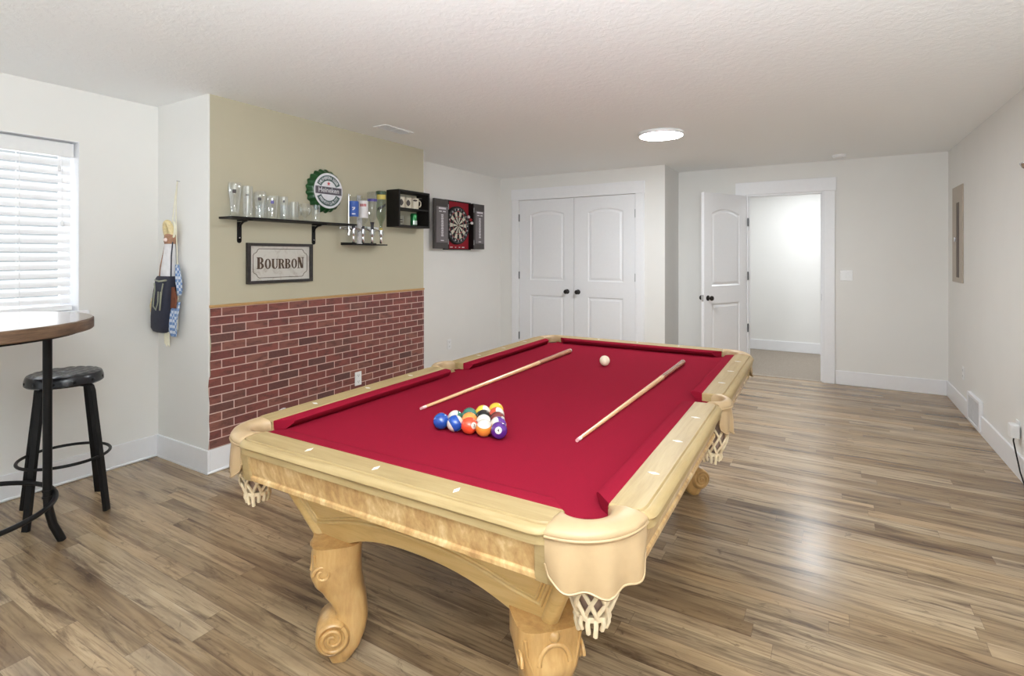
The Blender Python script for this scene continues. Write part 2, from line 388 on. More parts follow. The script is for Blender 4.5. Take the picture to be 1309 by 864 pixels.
# closet casing
def casing(name,x0,x1,zt,y,hw,hh,over=.012,leftlow=0):
    bm=BM()
    box(bm,(x0-hw,y-.018,leftlow),(x0,y,zt)); box(bm,(x1,y-.018,0),(x1+hw,y,zt))
    box(bm,(x0-hw-over,y-.022,zt),(x1+hw+over,y,zt+hh))
    struct(name,bm,M['trim'],bevel=.003)
casing('trim_5',CX0,CX1,CZ,YF,.105,.145,.006)
casing('trim_6',DX0,DX1,DZ,YD,.105,.145,.012)
bm=BM(); box(bm,(DX0-.0,YD,0),(DX0+.02,YD+.12,DZ)); box(bm,(DX1-.02,YD,0),(DX1,YD+.12,DZ)); box(bm,(DX0+.02,YD,DZ-.02),(DX1-.02,YD+.12,DZ))
box(bm,(DX0+.02,YD+.045,0),(DX0+.032,YD+.08,DZ-.02)); box(bm,(DX1-.032,YD+.045,0),(DX1-.02,YD+.08,DZ-.02)); struct('trim_7',bm,M['trim'],bevel=.002)
bm=BM(); box(bm,(DX0+.02,YD+.005,0),(DX1-.02,YD+.045,.006)); struct('trim_8',bm,M['panel'])
bm=BM(); box(bm,(DX1-.0215,YD+.012,.90),(DX1-.0195,YD+.035,.975)); struct('trim_9',bm,M['hinge'])
# ------------------------------------------------------------------ doors (two-panel, arched top panel)
def arch_panel(x0,x1,z0,z1,rise,n=12):
    L=[(x0,z0),(x1,z0),(x1,z1)]
    if rise>0:
        w=(x1-x0)/2; Rr=(w*w+rise*rise)/(2*rise); cx=(x0+x1)/2; cz=z1+rise-Rr; a=math.asin(w/Rr)
        L+=[(cx+Rr*math.sin(a-2*a*i/n),cz+Rr*math.cos(a-2*a*i/n)) for i in range(1,n)]
    L.append((x0,z1)); return L
def inset(poly,d):
    n=len(poly); out=[]
    for i in range(n):
        p0,p1,p2=poly[i-1],poly[i],poly[(i+1)%n]
        e1=V(p1[0]-p0[0],p1[1]-p0[1]).normalized(); e2=V(p2[0]-p1[0],p2[1]-p1[1]).normalized()
        n1=V(-e1.y,e1.x); n2=V(-e2.y,e2.x); b=(n1+n2); k=d/max(.3,(1+n1.dot(n2)))
        out.append((p1[0]+b.x*k,p1[1]+b.y*k))
    return out
def door_bm(w,h,thick,panels):
    """slab in local coords: x 0..w, z 0..h, panelled face at y=0 looking -y, back at y=thick"""
    bm=BM(); F=lambda p,y:V(p[0],y,p[1])
    outer=[(0,0),(w,0),(w,h),(0,h)]
    vo=[bm.verts.new(F(p,0)) for p in outer]; vb=[bm.verts.new(F(p,thick)) for p in outer]
    es=[bm.edges.new((vo[i],vo[(i+1)%4])) for i in range(4)]
    for i in range(4): bm.faces.new((vo[i],vo[(i+1)%4],vb[(i+1)%4],vb[i]))
    bm.faces.new(vb)
    for P in panels:
        prev=[bm.verts.new(F(p,0)) for p in P]; n=len(P)
        es+=[bm.edges.new((prev[i],prev[(i+1)%n])) for i in range(n)]
        for d,y in ((.010,.009),(.020,.010),(.042,.003)):
            q=inset(P,d); cur=[bm.verts.new(F(p,y)) for p in q]
            for i in range(n): bm.faces.new((prev[i],prev[(i+1)%n],cur[(i+1)%n],cur[i]))
            prev=cur
        bm.faces.new(prev)
    bmesh.ops.triangle_fill(bm,edges=es,use_beauty=True,use_dissolve=False)
    return bm
def knob_bm(p,d):
    p=V(*p); d=V(*d).normalized(); M4=Matrix.Translation(p)@d.to_track_quat('Z','Y').to_matrix().to_4x4(); bm=BM()
    lathe(bm,[(.030,0),(.030,.004),(.024,.008),(.011,.012),(.010,.028),(.018,.034),(.026,.042),(.028,.052),(.024,.061),(.012,.066)],n=20,M=M4); return bm
w=(CX1-CX0)/2
for i,(x0,kx) in enumerate(((CX0,-2.81),(CX0+w,-2.66))):
    ww=w-.006
    o=bpy.data.objects.new(f'door_{i+1}',None); C.objects.link(o); o.location=(x0+.003,YF+.004,.008); o['kind']='structure'
    a=.165 if i==0 else .185; b=.65 if i==0 else .635
    obj('door_slab',door_bm(ww,CZ-.012,.035,[arch_panel(a,b,1.07,1.925,.045),arch_panel(a,b,.22,.875,0)]),M['door'],o)
    obj('door_knob',knob_bm((kx-x0-.003,0,.935),(0,-1,0)),M['bronze'],o,smooth=40)
    hx=-.004 if i==0 else ww+.004
    for hz in (1.89,1.13,.33):
        bm=BM(); box(bm,(hx-.008,-.012,hz-.048),(hx+.008,.004,hz+.048)); cyl(bm,(hx,-.012,hz-.048),(hx,-.012,hz+.048),.006,n=10)
        obj('door_hinge',bm,M['hinge'],o)
# open door: hinged on left jamb, swung into the room
th=R(27); dw=.765
o=bpy.data.objects.new('door_3',None); C.objects.link(o); o['kind']='structure'
o.location=(DX0+.004,YD-.024,.010)
# local x runs from free edge(0) to hinge(dw) when rotated: direction from free to hinge = (sin th, cos th)
o.rotation_euler=(0,0,PI/2-th)
obj('door_slab',(lambda b:(bmesh.ops.translate(b,vec=(-dw,0,0),verts=b.verts),b)[1])(door_bm(dw,2.085,.035,[arch_panel(.13,dw-.13,1.05,1.86,.055),arch_panel(.13,dw-.13,.22,.855,0)])),M['door'],o)
obj('door_knob',knob_bm((-dw+.065,0,.92),(0,-1,0)),M['bronze'],o,smooth=40)
obj('door_knob',knob_bm((-dw+.065,.035,.92),(0,1,0)),M['bronze'],o,smooth=40)
bm=BM(); box(bm,(-dw-.0015,.006,.885),(-dw+.0005,.029,.955)); obj('latch_plate',bm,M['steel'],o)
for hz in (1.79,1.16,.55):
    bm=BM(); box(bm,(DX0+.0195,YD+.004,hz-.048),(DX0+.0225,YD+.034,hz+.048)); cyl(bm,(DX0+.018,YD-.008,hz-.048),(DX0+.018,YD-.008,hz+.048),.007,n=10)
    h=obj('door_hinge',bm,M['hinge']); h.parent=o; h.matrix_parent_inverse=(Matrix.Translation(o.location)@Euler(o.rotation_euler).to_matrix().to_4x4()).inverted()
# ------------------------------------------------------------------ window and blind
o=bpy.data.objects.new('window_1',None); C.objects.link(o); o['kind']='structure'; o.location=(XL,0,0)
bm=BM(); xw=-.15
for a,b in (((xw-.02,WY0,WZ0),(xw+.02,WY0+.05,WZ1)),((xw-.02,WY1-.05,WZ0),(xw+.02,WY1,WZ1)),((xw-.02,WY0+.05,WZ0+.004),(xw+.02,WY1-.05,WZ0+.05)),((xw-.02,WY0+.05,WZ1-.05),(xw+.02,WY1-.05,WZ1)),((xw-.018,.49,WZ0+.05),(xw+.018,.53,WZ1-.05))): box(bm,a,b)
obj('window_frame',bm,M['trim'],o,bevel=.003)
bm=BM(); box(bm,(xw-.003,WY0+.05,WZ0+.05),(xw+.003,WY1-.05,WZ1-.05)); obj('window_pane',bm,M['pane'],o)
bm=BM(); box(bm,(-.13,WY0,WZ0-.02),(0,WY1,WZ0+.004)); box(bm,(0,WY0-.05,WZ0-.022),(.03,WY1+.045,WZ0+.004)); obj('window_sill',bm,M['trim'],o,bevel=.004)
bm=BM()
box(bm,(-.13,WY1-.003,WZ0),(0.001,WY1+.0005,WZ1)); box(bm,(-.13,WY0,WZ1-.003),(0.001,WY1,WZ1+.0005)); obj('window_reveal',bm,M['trim'],o)
B=thing('window_blind','white slatted window blind hanging inside the window beside the bar table','blind',(XL-.075,0,WZ0))
by0,by1=WY0+.010,1.461
bm=BM(); box(bm,(-.005,by0,.965),(.035,by1,1.050)); box(bm,(-.03,by0+.005,1.0),(-.005,by1-.005,1.0615)); obj('valance',bm,M['plastic'],B,bevel=.004)
bm=BM(); ns=17
for i in range(ns):
    z=.075+.0535*i; a=R(60)
    for k in range(1):
        L=[]
        for yy in (by0+.01,by1-.010):
            l=[]
            for j in range(5):
                s=-.025+.0125*j; cr=.003*(1-(s/.025)**2)
                l.append(V(-s*math.cos(a)*-1+cr*math.sin(a),yy,z-s*math.sin(a)+cr*math.cos(a)))
            for j in range(4,-1,-1):
                s=-.025+.0125*j; cr=.003*(1-(s/.025)**2)-.0025
                l.append(V(-s*math.cos(a)*-1+cr*math.sin(a),yy,z-s*math.sin(a)+cr*math.cos(a)))
            L.append(l)
        loops(bm,L)
obj('slats',bm,M['blind'],B,smooth=30)
bm=BM(); box(bm,(-.025,by0+.01,.006),(.025,by1-.006,.040)); obj('bottom_rail',bm,M['plastic'],B,bevel=.005)
for yy in (1.20,.55,-.1):
    bm=BM()
    for xx in (-.027,.027): cyl(bm,(xx,yy,.03),(xx,yy,1.0),.0015,n=6)
    obj('ladder_cord',bm,M['plastic'],B)
for yy,zz in ((1.40,.57),(1.385,.91)):
    bm=BM(); cyl(bm,(.036,yy,zz),(.036,yy,1.0),.0014,n=6); lathe(bm,[(.003,0),(.009,-.012),(.010,-.034),(.004,-.040)],(.036,yy,zz),10); obj('pull_cord',bm,M['plastic'],B)
# ------------------------------------------------------------------ wall plates, vents, ceiling fittings
def plate(name,label,cat,loc,rotz,w=.072,h=.115,kind='outlet',group=None):
    t=thing(name,label,cat,loc,(0,0,rotz),group)   # local: face looks -y, wall at y=0
    bm=BM(); box(bm,(-w/2,-.006,-h/2),(w/2,0,h/2)); obj('cover_plate',bm,M['plastic'],t,bevel=.003)
    if kind=='outlet':
        for zz in (.026,-.026):
            bm=BM(); prism(bm,[(x,z+zz) for x,z in arcpts(0,0,.017,0,345,16,.015)],lambda s,u,n:V(s,-n,u),.006,.008); r=obj('socket',bm,M['plastic'],t,bevel=.0008)
            bm=BM(); box(bm,(-.008,-.0085,zz-.002),(-.0055,-.0079,zz+.008)); box(bm,(.0055,-.0085,zz-.002),(.008,-.0079,zz+.008)); cyl(bm,(0,-.0079,zz-.008),(0,-.0085,zz-.008),.003,n=8); obj('slots',bm,M['slot'],r)
    else:
        n=2 if w>.1 else 1
        for i in range(n):
            cx=(i-(n-1)/2)*.046
            bm=BM(); prism(bm,[(cx-.016,-.033),(cx+.016,-.033),(cx+.016,.033),(cx-.016,.033)],lambda s,u,n:V(s,-n,u),.006,.010); obj('rocker',bm,M['plastic'],t,bevel=.001)
    return t
plate('wall_outlet','white electrical outlet on the faux brick panel above the pool table rail','outlet',(XB+.005,3.187,.360),PI/2)
plate('wall_outlet','white electrical outlet low on the wall below the dartboard cabinet','outlet',(XD,4.972,.357),PI/2)
plate('wall_outlet','white electrical outlet on the right wall beyond the floor register, near the corner','outlet',(XR,6.085,.355),-PI/2)
P=plate('wall_outlet','white outlet at the right edge of the photo, behind a white plug-in adapter','outlet',(XR,4.535,.295),-PI/2)
t=thing('power_adapter','white plug-in adapter with a short black lead at the right edge of the photo','adapter',(XR-.0085,4.500,.290))
bm=BM(); box(bm,(-.045,-.030,-.040),(0,.035,.045)); obj('adapter_body',bm,M['plastic'],t,bevel=.006)
bm=BM(); tube(bm,[(-.025,-.01,-.036),(-.027,-.014,-.060),(-.024,-.05,-.12),(-.020,-.12,-.22),(-.018,-.2,-.275),(-.02,-.6,-.272)],.004,8); obj('lead',bm,M['black'],t,smooth=60)
plate('light_switch','white double rocker light switch right of the open doorway','switch',(.196,YD,1.184),0,w=.115,kind='switch')
# white plug-in fitting low on the brick
t=thing('plug_in_freshener','white round-topped plug-in low on the brick, peeking over the left table rail','air freshener',(XB+.005,2.455,.225))
bm=BM(); prism(bm,arcpts(0,.02,.046,0,180,16)+[(-.05,-.06),(.05,-.06)],lambda s,u,n:V(n,s,u),0,.055); obj('housing',bm,M['plastic'],t,bevel=.014,seg=3,smooth=40)
bm=BM(); cyl(bm,(.03,0,.064),(.03,0,.070),.012); obj('vent_cap',bm,M['greyvent'],t)
# ceiling light
def flush(loc,label,mk):
    t=thing('ceiling_light',label,'ceiling light',loc,(0,0,0),'round flush ceiling lights')
    bm=BM(); lathe(bm,[(.185,0),(.190,-.006),(.188,-.024),(.176,-.028),(.176,-.020)],n=48,cap=False); obj('housing_ring',bm,M['plastic'],t,smooth=40)
    bm=BM(); lathe(bm,[(.0001,-.034),(.10,-.033),(.160,-.030),(.177,-.024),(.177,-.018)],n=48,cap=False); obj('diffuser',bm,M['lamp_'+mk],t,smooth=50)
flush((-1.201,4.51,H),'round glowing flush ceiling light above the far end of the pool table','far')
flush((-.10,7.70,H),'round flush ceiling light in the hallway beyond the open door','hall')
t=thing('ceiling_vent','white rectangular ceiling air vent near the tan wall','air vent',(-3.065,3.262,H))
bm=BM()
for a,b in (((-.07,-.165,-.006),(-.052,.165,0)),((.052,-.165,-.006),(.07,.165,0)),((-.052,-.165,-.006),(.052,-.147,0)),((-.052,.147,-.006),(.052,.165,0)),((-.052,-.006,-.006),(.052,.006,0))): box(bm,a,b)
obj('vent_frame',bm,M['plastic'],t,bevel=.001)
bm=BM()
for i in range(22):
    yy=-.14+i*.0133
    if abs(yy)<.008: continue
    box(bm,(-.052,yy,-.005),(.052,yy+.006,-.001))
obj('louvres',bm,M['greyvent'],t)
bm=BM(); box(bm,(-.052,-.147,-.0009),(.052,.147,0)); obj('duct_opening',bm,M['slot'],t)
t=thing('smoke_detector','small white smoke detector on the ceiling in front of the doorway','smoke detector',(.125,6.44,H))
bm=BM(); lathe(bm,[(.066,0),(.066,-.012),(.058,-.030),(.035,-.036),(.0001,-.036)],n=28,cap=False); obj('cover',bm,M['plastic'],t,smooth=35)
bm=BM(); lathe(bm,[(.0595,-.024),(.0625,-.021),(.062,-.018)],n=28,cap=False); obj('vent_band',bm,M['greyvent'],t)
bm=BM(); cyl(bm,(.03,-.03,-.0345),(.03,-.03,-.0375),.006,n=10); obj('test_button',bm,M['greyvent'],t)
# electrical panel
t=thing('electrical_panel','taupe metal electrical panel with a tall narrow door on the right wall','electrical panel',(XR,6.30,1.60))
bm=BM(); box(bm,(-.010,-.215,-.448),(0,.215,.440)); obj('panel_frame',bm,M['panel'],t,bevel=.003)
bm=BM(); box(bm,(-.0125,.030,-.400),(-.010,.190,.285)); obj('panel_door',bm,M['panel'],t,bevel=.001)
bm=BM(); box(bm,(-.0115,-.085,-.402),(-.0095,.028,.287)); obj('gap_shade_strip',bm,M['panelshade'],t)  # strip on the frame surface; gap shade is put into its colour
bm=BM(); box(bm,(-.022,.045,-.07),(-.012,.070,-.03)); obj('latch',bm,M['steel'],t,bevel=.002)
# floor register on the right baseboard
t=thing('wall_register','white louvred air register set in the right wall baseboard','air vent',(XR,5.615,.138))
bm=BM()
for a,b in (((-.026,-.205,-.118),(0,-.180,.118)),((-.026,.180,-.118),(0,.205,.118)),((-.026,-.18,.094),(0,.18,.118)),((-.026,-.18,-.118),(0,.18,-.096))): box(bm,a,b)
obj('register_frame',bm,M['trim'],t,bevel=.003)
bm=BM()
for i in range(24): yy=-.178+i*.0149; box(bm,(-.022,yy,-.096),(-.0155,yy+.006,.094))
obj('louvres',bm,M['greyvent'],t)
# little metal bracket at right edge
t=thing('wall_bracket','small grey metal bracket sticking out of the right wall at the photo edge','bracket',(XR,4.300,1.962))
bm=BM(); cyl(bm,(0,0,0),(-.006,0,0),.022); obj('wall_flange',bm,M['steel'],t)
bm=BM(); tube(bm,[(-.005,0,0),(-.018,0,.004),(-.028,0,.0),(-.030,0,-.015)],.008,8); obj('arm',bm,M['steel'],t,smooth=50)
bm=BM(); lathe(bm,[(.004,-.035),(.010,-.03),(.018,-.012),(.022,-.006),(.022,0),(.015,.003)],(-.030,0,-.005),16); obj('cup',bm,M['steel'],t,smooth=40)
# ------------------------------------------------------------------ POOL TABLE
TA=R(.5545); TL=(-1.1058,2.3378)
T=thing('pool_table','large pale oak pool table with red cloth and tan leather net pockets','pool table',(TL[0],TL[1],0),(0,0,TA))
BU,BV=.641,1.199; OU,OV=.765,1.325; ZR=.800; ZB=.763
CU,CV=.601,1.161          # corner pocket centres
# bed: outline with pocket cut-outs
pts=[]
def cut(cx,cy,r,a0,a1,n=12): return arcpts(cx,cy,r,a0,a1,n)
ex,ey=BU+.03,BV+.03
rr=.034
pts+= [(-CU+rr,-ey)] ; pts=[]
for (sx,sy,a0) in ((1,-1,180),(1,1,270),(-1,1,0),(-1,-1,90)):
    cx,cy=sx*(CU+.012),sy*(CV+.012)
    # walk counter-clockwise: corner cut is concave arc
    pts+=cut(cx,cy,rr,a0-20,a0-70-0 if False else a0-70,6) if False else []
    ang=math.degrees(math.atan2(-sy,-sx))
    pts+=arcpts(cx,cy,rr,ang+95,ang-95,12)
    if sx==1 and sy==-1: pts+=[(ex,CV*-1+.11)]+[(ex,-.07)]+arcpts(.70,0,.055,250,110,10)+[(ex,.07)]
    if sx==-1 and sy==1: pts+=[(-ex,.07)]+arcpts(-.70,0,.055,70,-70,10)+[(-ex,-.07)]
bm=BM(); prism(bm,pts,lambda s,u,n:V(s,u,n),ZB-.03,ZB); obj('bed_cloth',bm,M['cloth'],T)
bm=BM(); box(bm,(-.66,-1.22,.700),(.66,1.22,ZB-.031)); obj('slate_frame',bm,M['apron_u'],T)
# rails
RP=[(0,.757),(0,.796),(.003,.7985),(.084,.8005),(.0862,.798),(.0872,.7952),(.0897,.7952),(.0912,.797),(.098,.7962),(.105,.7932),(.110,.788),(.112,.7825),(.110,.7785),(.106,.777),(.106,.757)]
def rail_bm(f,a,b):
    N=28; L=[]; r=.040
    st=[]
    for i in range(N+1):
        u=i/N; s=.5-.5*math.cos(PI*u); st.append(a+(b-a)*s)
    st=sorted(set([a+(b-a)*0]+[a+.006,a+.014,a+.026,a+.042,a+.06,a+.08]+[a+(b-a)*k/8 for k in range(2,7)]+[b-.08,b-.06,b-.042,b-.026,b-.014,b-.006,b]))
    for s in st:
        e=min(s-a,b-s); k=1.0
        if e<r: k=1-(r-math.sqrt(max(0,r*r-(r-e)**2)))/.125*.8
        L.append([f(s,o*k,z-(.004 if e<.004 else 0)*(1 if z>.79 else 0)) for o,z in RP])
    bm=BM(); loops(bm,L); return bm
def cushion_bm(f,a,b,ka,kb):
    P=[(-.004,.790),(-.002,.7965),(.010,.7985),(.036,.7995),(.047,.798),(.0525,.792),(.051,.785),(.030,.7635),(-.004,.7635)]
    bm=BM(); L=[]
    def st(s0,k,sg,j):
        return [f(s0+sg*max(0,d)*k+sg*j,-d*(1-j*8),z-(.0015 if (j==0 and z>.79) else 0)) for d,z in P]
    L.append(st(a,ka,1,0)); L.append(st(a,ka,1,.004)); L.append(st(a,ka,1,.03)) if False else None
    L.append(st(b,kb,-1,.004)); L.append(st(b,kb,-1,0)); L=[l for l in L if l]
    loops(bm,L); return bm
sides=[]
for sg in (-1,1):
    sides.append((lambda s,o,z,sg=sg:V(s,sg*(BV+o),z),-.562,.562,'u',1.,1.))
    for a,b,ka,kb in ((-1.118,-.078,1.,.35),(.078,1.118,.35,1.)):
        sides.append((lambda s,o,z,sg=sg:V(sg*(BU+o),s,z),a,b,'v',ka,kb))
for f,a,b,ax,ka,kb in sides:
    r=obj('rail',rail_bm(f,a,b),M['rail_'+ax],T,smooth=28)
    obj('cushion',cushion_bm(f,a+.004,b-.004,ka,kb),M['cloth'],T,smooth=40)
    q=[(-.281,),(0,),(.281,)] if ax=='u' else [((a+b)/2-.29,),((a+b)/2,),((a+b)/2+.29,)]
    for (s0,) in q:
        bm=BM()
        dl,dw_=(.0165,.0075)
        pts=[(dw_,0),(0,dl),(-dw_,0),(0,-dl)]
        loops(bm,[[f(s0+p,.048+o,z) for p,o in pts] for z in (.797,.8008)])
        obj('diamond_sight',bm,M['pearl'],r)
# pockets: leather rim lofted between an inner lip and an outer edge that carries on the rail line
def pocket(inner,outer,ncx,ncy,dep_mid,dep_end):
    n=len(inner)-1
    I=[V(x,y,0) for x,y in inner]; O=[V(x,y,0) for x,y in outer]
    prof=[(.06,.757),(.0,.768),(.0,.786),(.05,.796),(.18,.8025),(.45,.8055),(.72,.8025),(.90,.797),(.985,.790),(1.,.783),(.97,.777),(.88,.757)]
    L=[]
    for k in range(n+1):
        e=min(k,n-k); f=1 if e>0 else .94
        L.append([I[k].lerp(O[k],q)+V(0,0,.757+(z-.757)*f) for q,z in prof])
    bm=BM(); loops(bm,L); p=obj('leather_pocket',bm,M['leather'],T,smooth=45)
    bm=BM(); tube(bm,[I[k].lerp(O[k],.99)+V(0,0,.778) for k in range(n+1)],.0034,6); obj('piping',bm,M['leather'],p,smooth=60)
    L=[]; K=9
    out=[]
    for k in range(n+1):
        t_=O[min(k+1,n)]-O[max(k-1,0)]; nn=V(t_.y,-t_.x,0).normalized()
        if nn.dot(O[k]-I[k])<0: nn=-nn
        out.append(nn)
    for k in range(n+1):
        u=k/n; s_=abs(u-.5)*2; lob=math.cos(2*PI*(u-.5)*3)
        dep=dep_end+(dep_mid-dep_end)*(1-s_**2.2)+.005*lob
        if s_>.93: dep*=1-.25*((s_-.93)/.07)**2
        A=[];B_=[]
        for q_ in range(K+1):
            q=q_/K; off=-.005+.006*math.sin(q*PI*.7)+.006*lob*q
            A.append(O[k]+out[k]*off+V(0,0,.778-dep*q)); B_.append(O[k]+out[k]*(off-.0045)+V(0,0,.778-dep*q))
        L.append(A+B_[::-1])
    bm=BM(); loops(bm,L); obj('leather_flap',bm,M['leather'],p,smooth=50)
    bm=BM(); tube(bm,[l[K] for l in L],.0028,6); obj('flap_edging',bm,M['leather'],p,smooth=60)
    D=lambda a,r,z:V(ncx+r*math.cos(a),ncy+r*math.sin(a),z)
    zt0=.690; zb=.575; rt=.066; rb=.036
    pr=lambda q:(rt+(rb-rt)*(q**2.0), zt0+(zb-zt0)*q)
    bm=BM(); NS=10
    for k in range(NS):
        for sg in (-1,1):
            pl=[]
            for j in range(10):
                q=j/9; r,z=pr(q); pl.append(D(2*PI*k/NS+sg*R(58)*q,r+.002*sg*math.cos(q*PI*2),z))
            tube(bm,pl,.0050,6)
    obj('net',bm,M['strap'],p,smooth=60)
    bm=BM(); L=[[D(2*PI*i/20,.062,.757) for i in range(20)],[D(2*PI*i/20,.064,.72) for i in range(20)]]
    for j in range(7):
        q=j/6; r,z=pr(q); L.append([D(2*PI*i/20,r-.009,z+.004) for i in range(20)])
    L.append([D(2*PI*i/20,.004,zb+.002) for i in range(20)])
    loops(bm,L,cap=False); obj('pocket_liner',bm,M['liner'],p,smooth=60)
    bm=BM(); lathe(bm,[(rb+.003,.006),(rb+.004,0),(rb+.003,-.006)],(ncx,ncy,zb),20)
    for k in range(13):
        a=2*PI*k/13; ln=.028+.012*((k*7)%3)/2
        tube(bm,[D(a,rb,zb+.004),D(a,rb+.004,zb-.012),D(a,rb-.003,zb-ln)],.0060,6)
    obj('net_fringe',bm,M['strap'],p,smooth=60)
NP_=36
for sx in (-1,1):
    for sy in (-1,1):
        inn=[(sx*(.601+.057*math.cos(R(225+180*k/NP_))),-sy*(-1)*(-1)*(-1)*(1.161*-1+.057*math.sin(R(225+180*k/NP_)))*(-1)) for k in range(NP_+1)]
        inn=[(x,sy*abs(y)) for x,y in inn]
        ouu=[(sx*(.556+.182*math.cos(R(270+90*k/NP_))),sy*(1.116-.182*math.sin(R(270+90*k/NP_)))) for k in range(NP_+1)]
        pocket(inn,ouu,sx*.626,sy*1.186,.120,.088)
    inn=[(sx*(.690+.050*math.cos(R(-100+200*k/NP_))),.050*math.sin(R(-100+200*k/NP_))*1.25) for k in range(NP_+1)]
    ouu=[(sx*(.742+.034*math.cos(PI*(k/NP_-.5))),-.082+.164*k/NP_) for k in range(NP_+1)]
    pocket(inn,ouu,sx*.694,0,.105,.085)
# skirts (flame-grain blinds) and corner blocks
def skirt_bm(f,a,b):
    bm=BM(); P=[(-.030,.777),(-.032,.752),(-.046,.692),(-.050,.680),(-.044,.676),(-.044,.664),(-.056,.660),(-.085,.660),(-.085,.757),(-.0375,.757),(-.0375,.777)]
    loops(bm,[[f(s,.124+o,z) for o,z in P] for s in (a,b)]); return bm
for f,a,b,ax,_,_ in sides:
    if ax=='u': a,b=-.527,.527
    obj('skirt',skirt_bm(f,a,b),M['flame_'+ax],T,bevel=.0015)
for sx in (-1,1):
    for sy in (-1,1):
        for q in ([(.528,1.225),(.528,1.293),(.562,1.2945),(.578,1.290),(.592,1.284),(.592,1.225)],[(.665,1.112),(.732,1.112),(.730,1.136),(.722,1.152),(.665,1.152)]):
            bm=BM(); loops(bm,[[V(sx*(x*(1-k*.012)),sy*(y*(1-k*.012)),z) for x,y in q] for z,k in ((.757,0),(.660,1))]); obj('corner_block',bm,M['rail_u'],T,bevel=.002)
    bm=BM(); loops(bm,[[V(sx*x,y,z) for x,y in ((.64,-.08),(.70,-.08),(.70,.08),(.64,.08))] for z in (.757,.66)]); obj('side_block',bm,M['rail_v'],T)
# tapered apron with arches
LC=(.030,-.060)          # centre of the legs
def apron(f,half_t,half_b,ft,name_ax,ctr):
    """f(s,q,n): q 0 bottom(z .40) .. 1 top(z .662)"""
    def outline(d=0):
        pts=[(-half_b+d,0+d*3.),(-half_b+ft,0.+d*3.)]
        w=half_b-ft; n=16
        for i in range(1,n):
            u=-1+2*i/n; y=.32*(1-abs(u)**2.4); pts.append((w*u,y+d*3.))
        pts+=[(half_b-ft,0.+d*3.),(half_b-d,0+d*3.),(half_t-d,1.),(-half_t+d,1.)]
        return pts
    P=outline()
    bm=BM(); prism(bm,[(s+ctr,q) for s,q in P],f,-.03,0); a=obj('apron',bm,M['apron_'+name_ax],T,bevel=.004)
    # moulding bead following the arch and ends
    lo=[(-half_b-(half_t-half_b)*.9+.045,.9)]+[(-half_b+.045-(half_t-half_b)*.25,.26)]
    w=half_b-ft; n=20
    pth=[]
    for i in range(n+1):
        u=-1+2*i/n; pth.append(((half_b-.06)*u,.27+.30*(1-abs(u)**2.4)))
    line=[lo[0],lo[1]]+pth[1:-1]+[(-lo[1][0],lo[1][1]),(-lo[0][0],lo[0][1])]
    for off,rr_ in ((0,.0065),(.022,.0045)):
        bm=BM(); tube(bm,[f(s*(1-off*1.1)+ctr,min(q+off*3,.93),.001) for s,q in line],rr_,8); obj('moulding_bead',bm,M['apron_'+name_ax],a,smooth=60)
def lerp(a,b,q): return a+(b-a)*q
TU,BU2=.575,.455; TV,BV2=1.155,1.060
zq=lambda q:lerp(.400,.660,q)
apron(lambda s,q,n:V(s,-(lerp(BV2,TV,q)+n)+LC[1]*(1-q)*0,zq(q)),TU,BU2,.12,'u',0)
apron(lambda s,q,n:V(s,(lerp(BV2-.10,TV,q)+n),zq(q)),TU,BU2,.12,'u',0)
apron(lambda s,q,n:V((lerp(BU2,TU,q)+n),s,zq(q)),TV,BV2,.14,'v',-.0)
apron(lambda s,q,n:V(-(lerp(BU2,TU,q)+n),s,zq(q)),TV,BV2,.14,'v',-.0)
for sx in (-1,1):
    for sy in (-1,1):
        bm=BM(); cyl(bm,(sx*(BU2-.012),sy*(BV2-.012),.395),(sx*(TU-.012),sy*(TV-.012),.66),.024,n=18); obj('corner_post',bm,M['apron_u'],T,smooth=40)
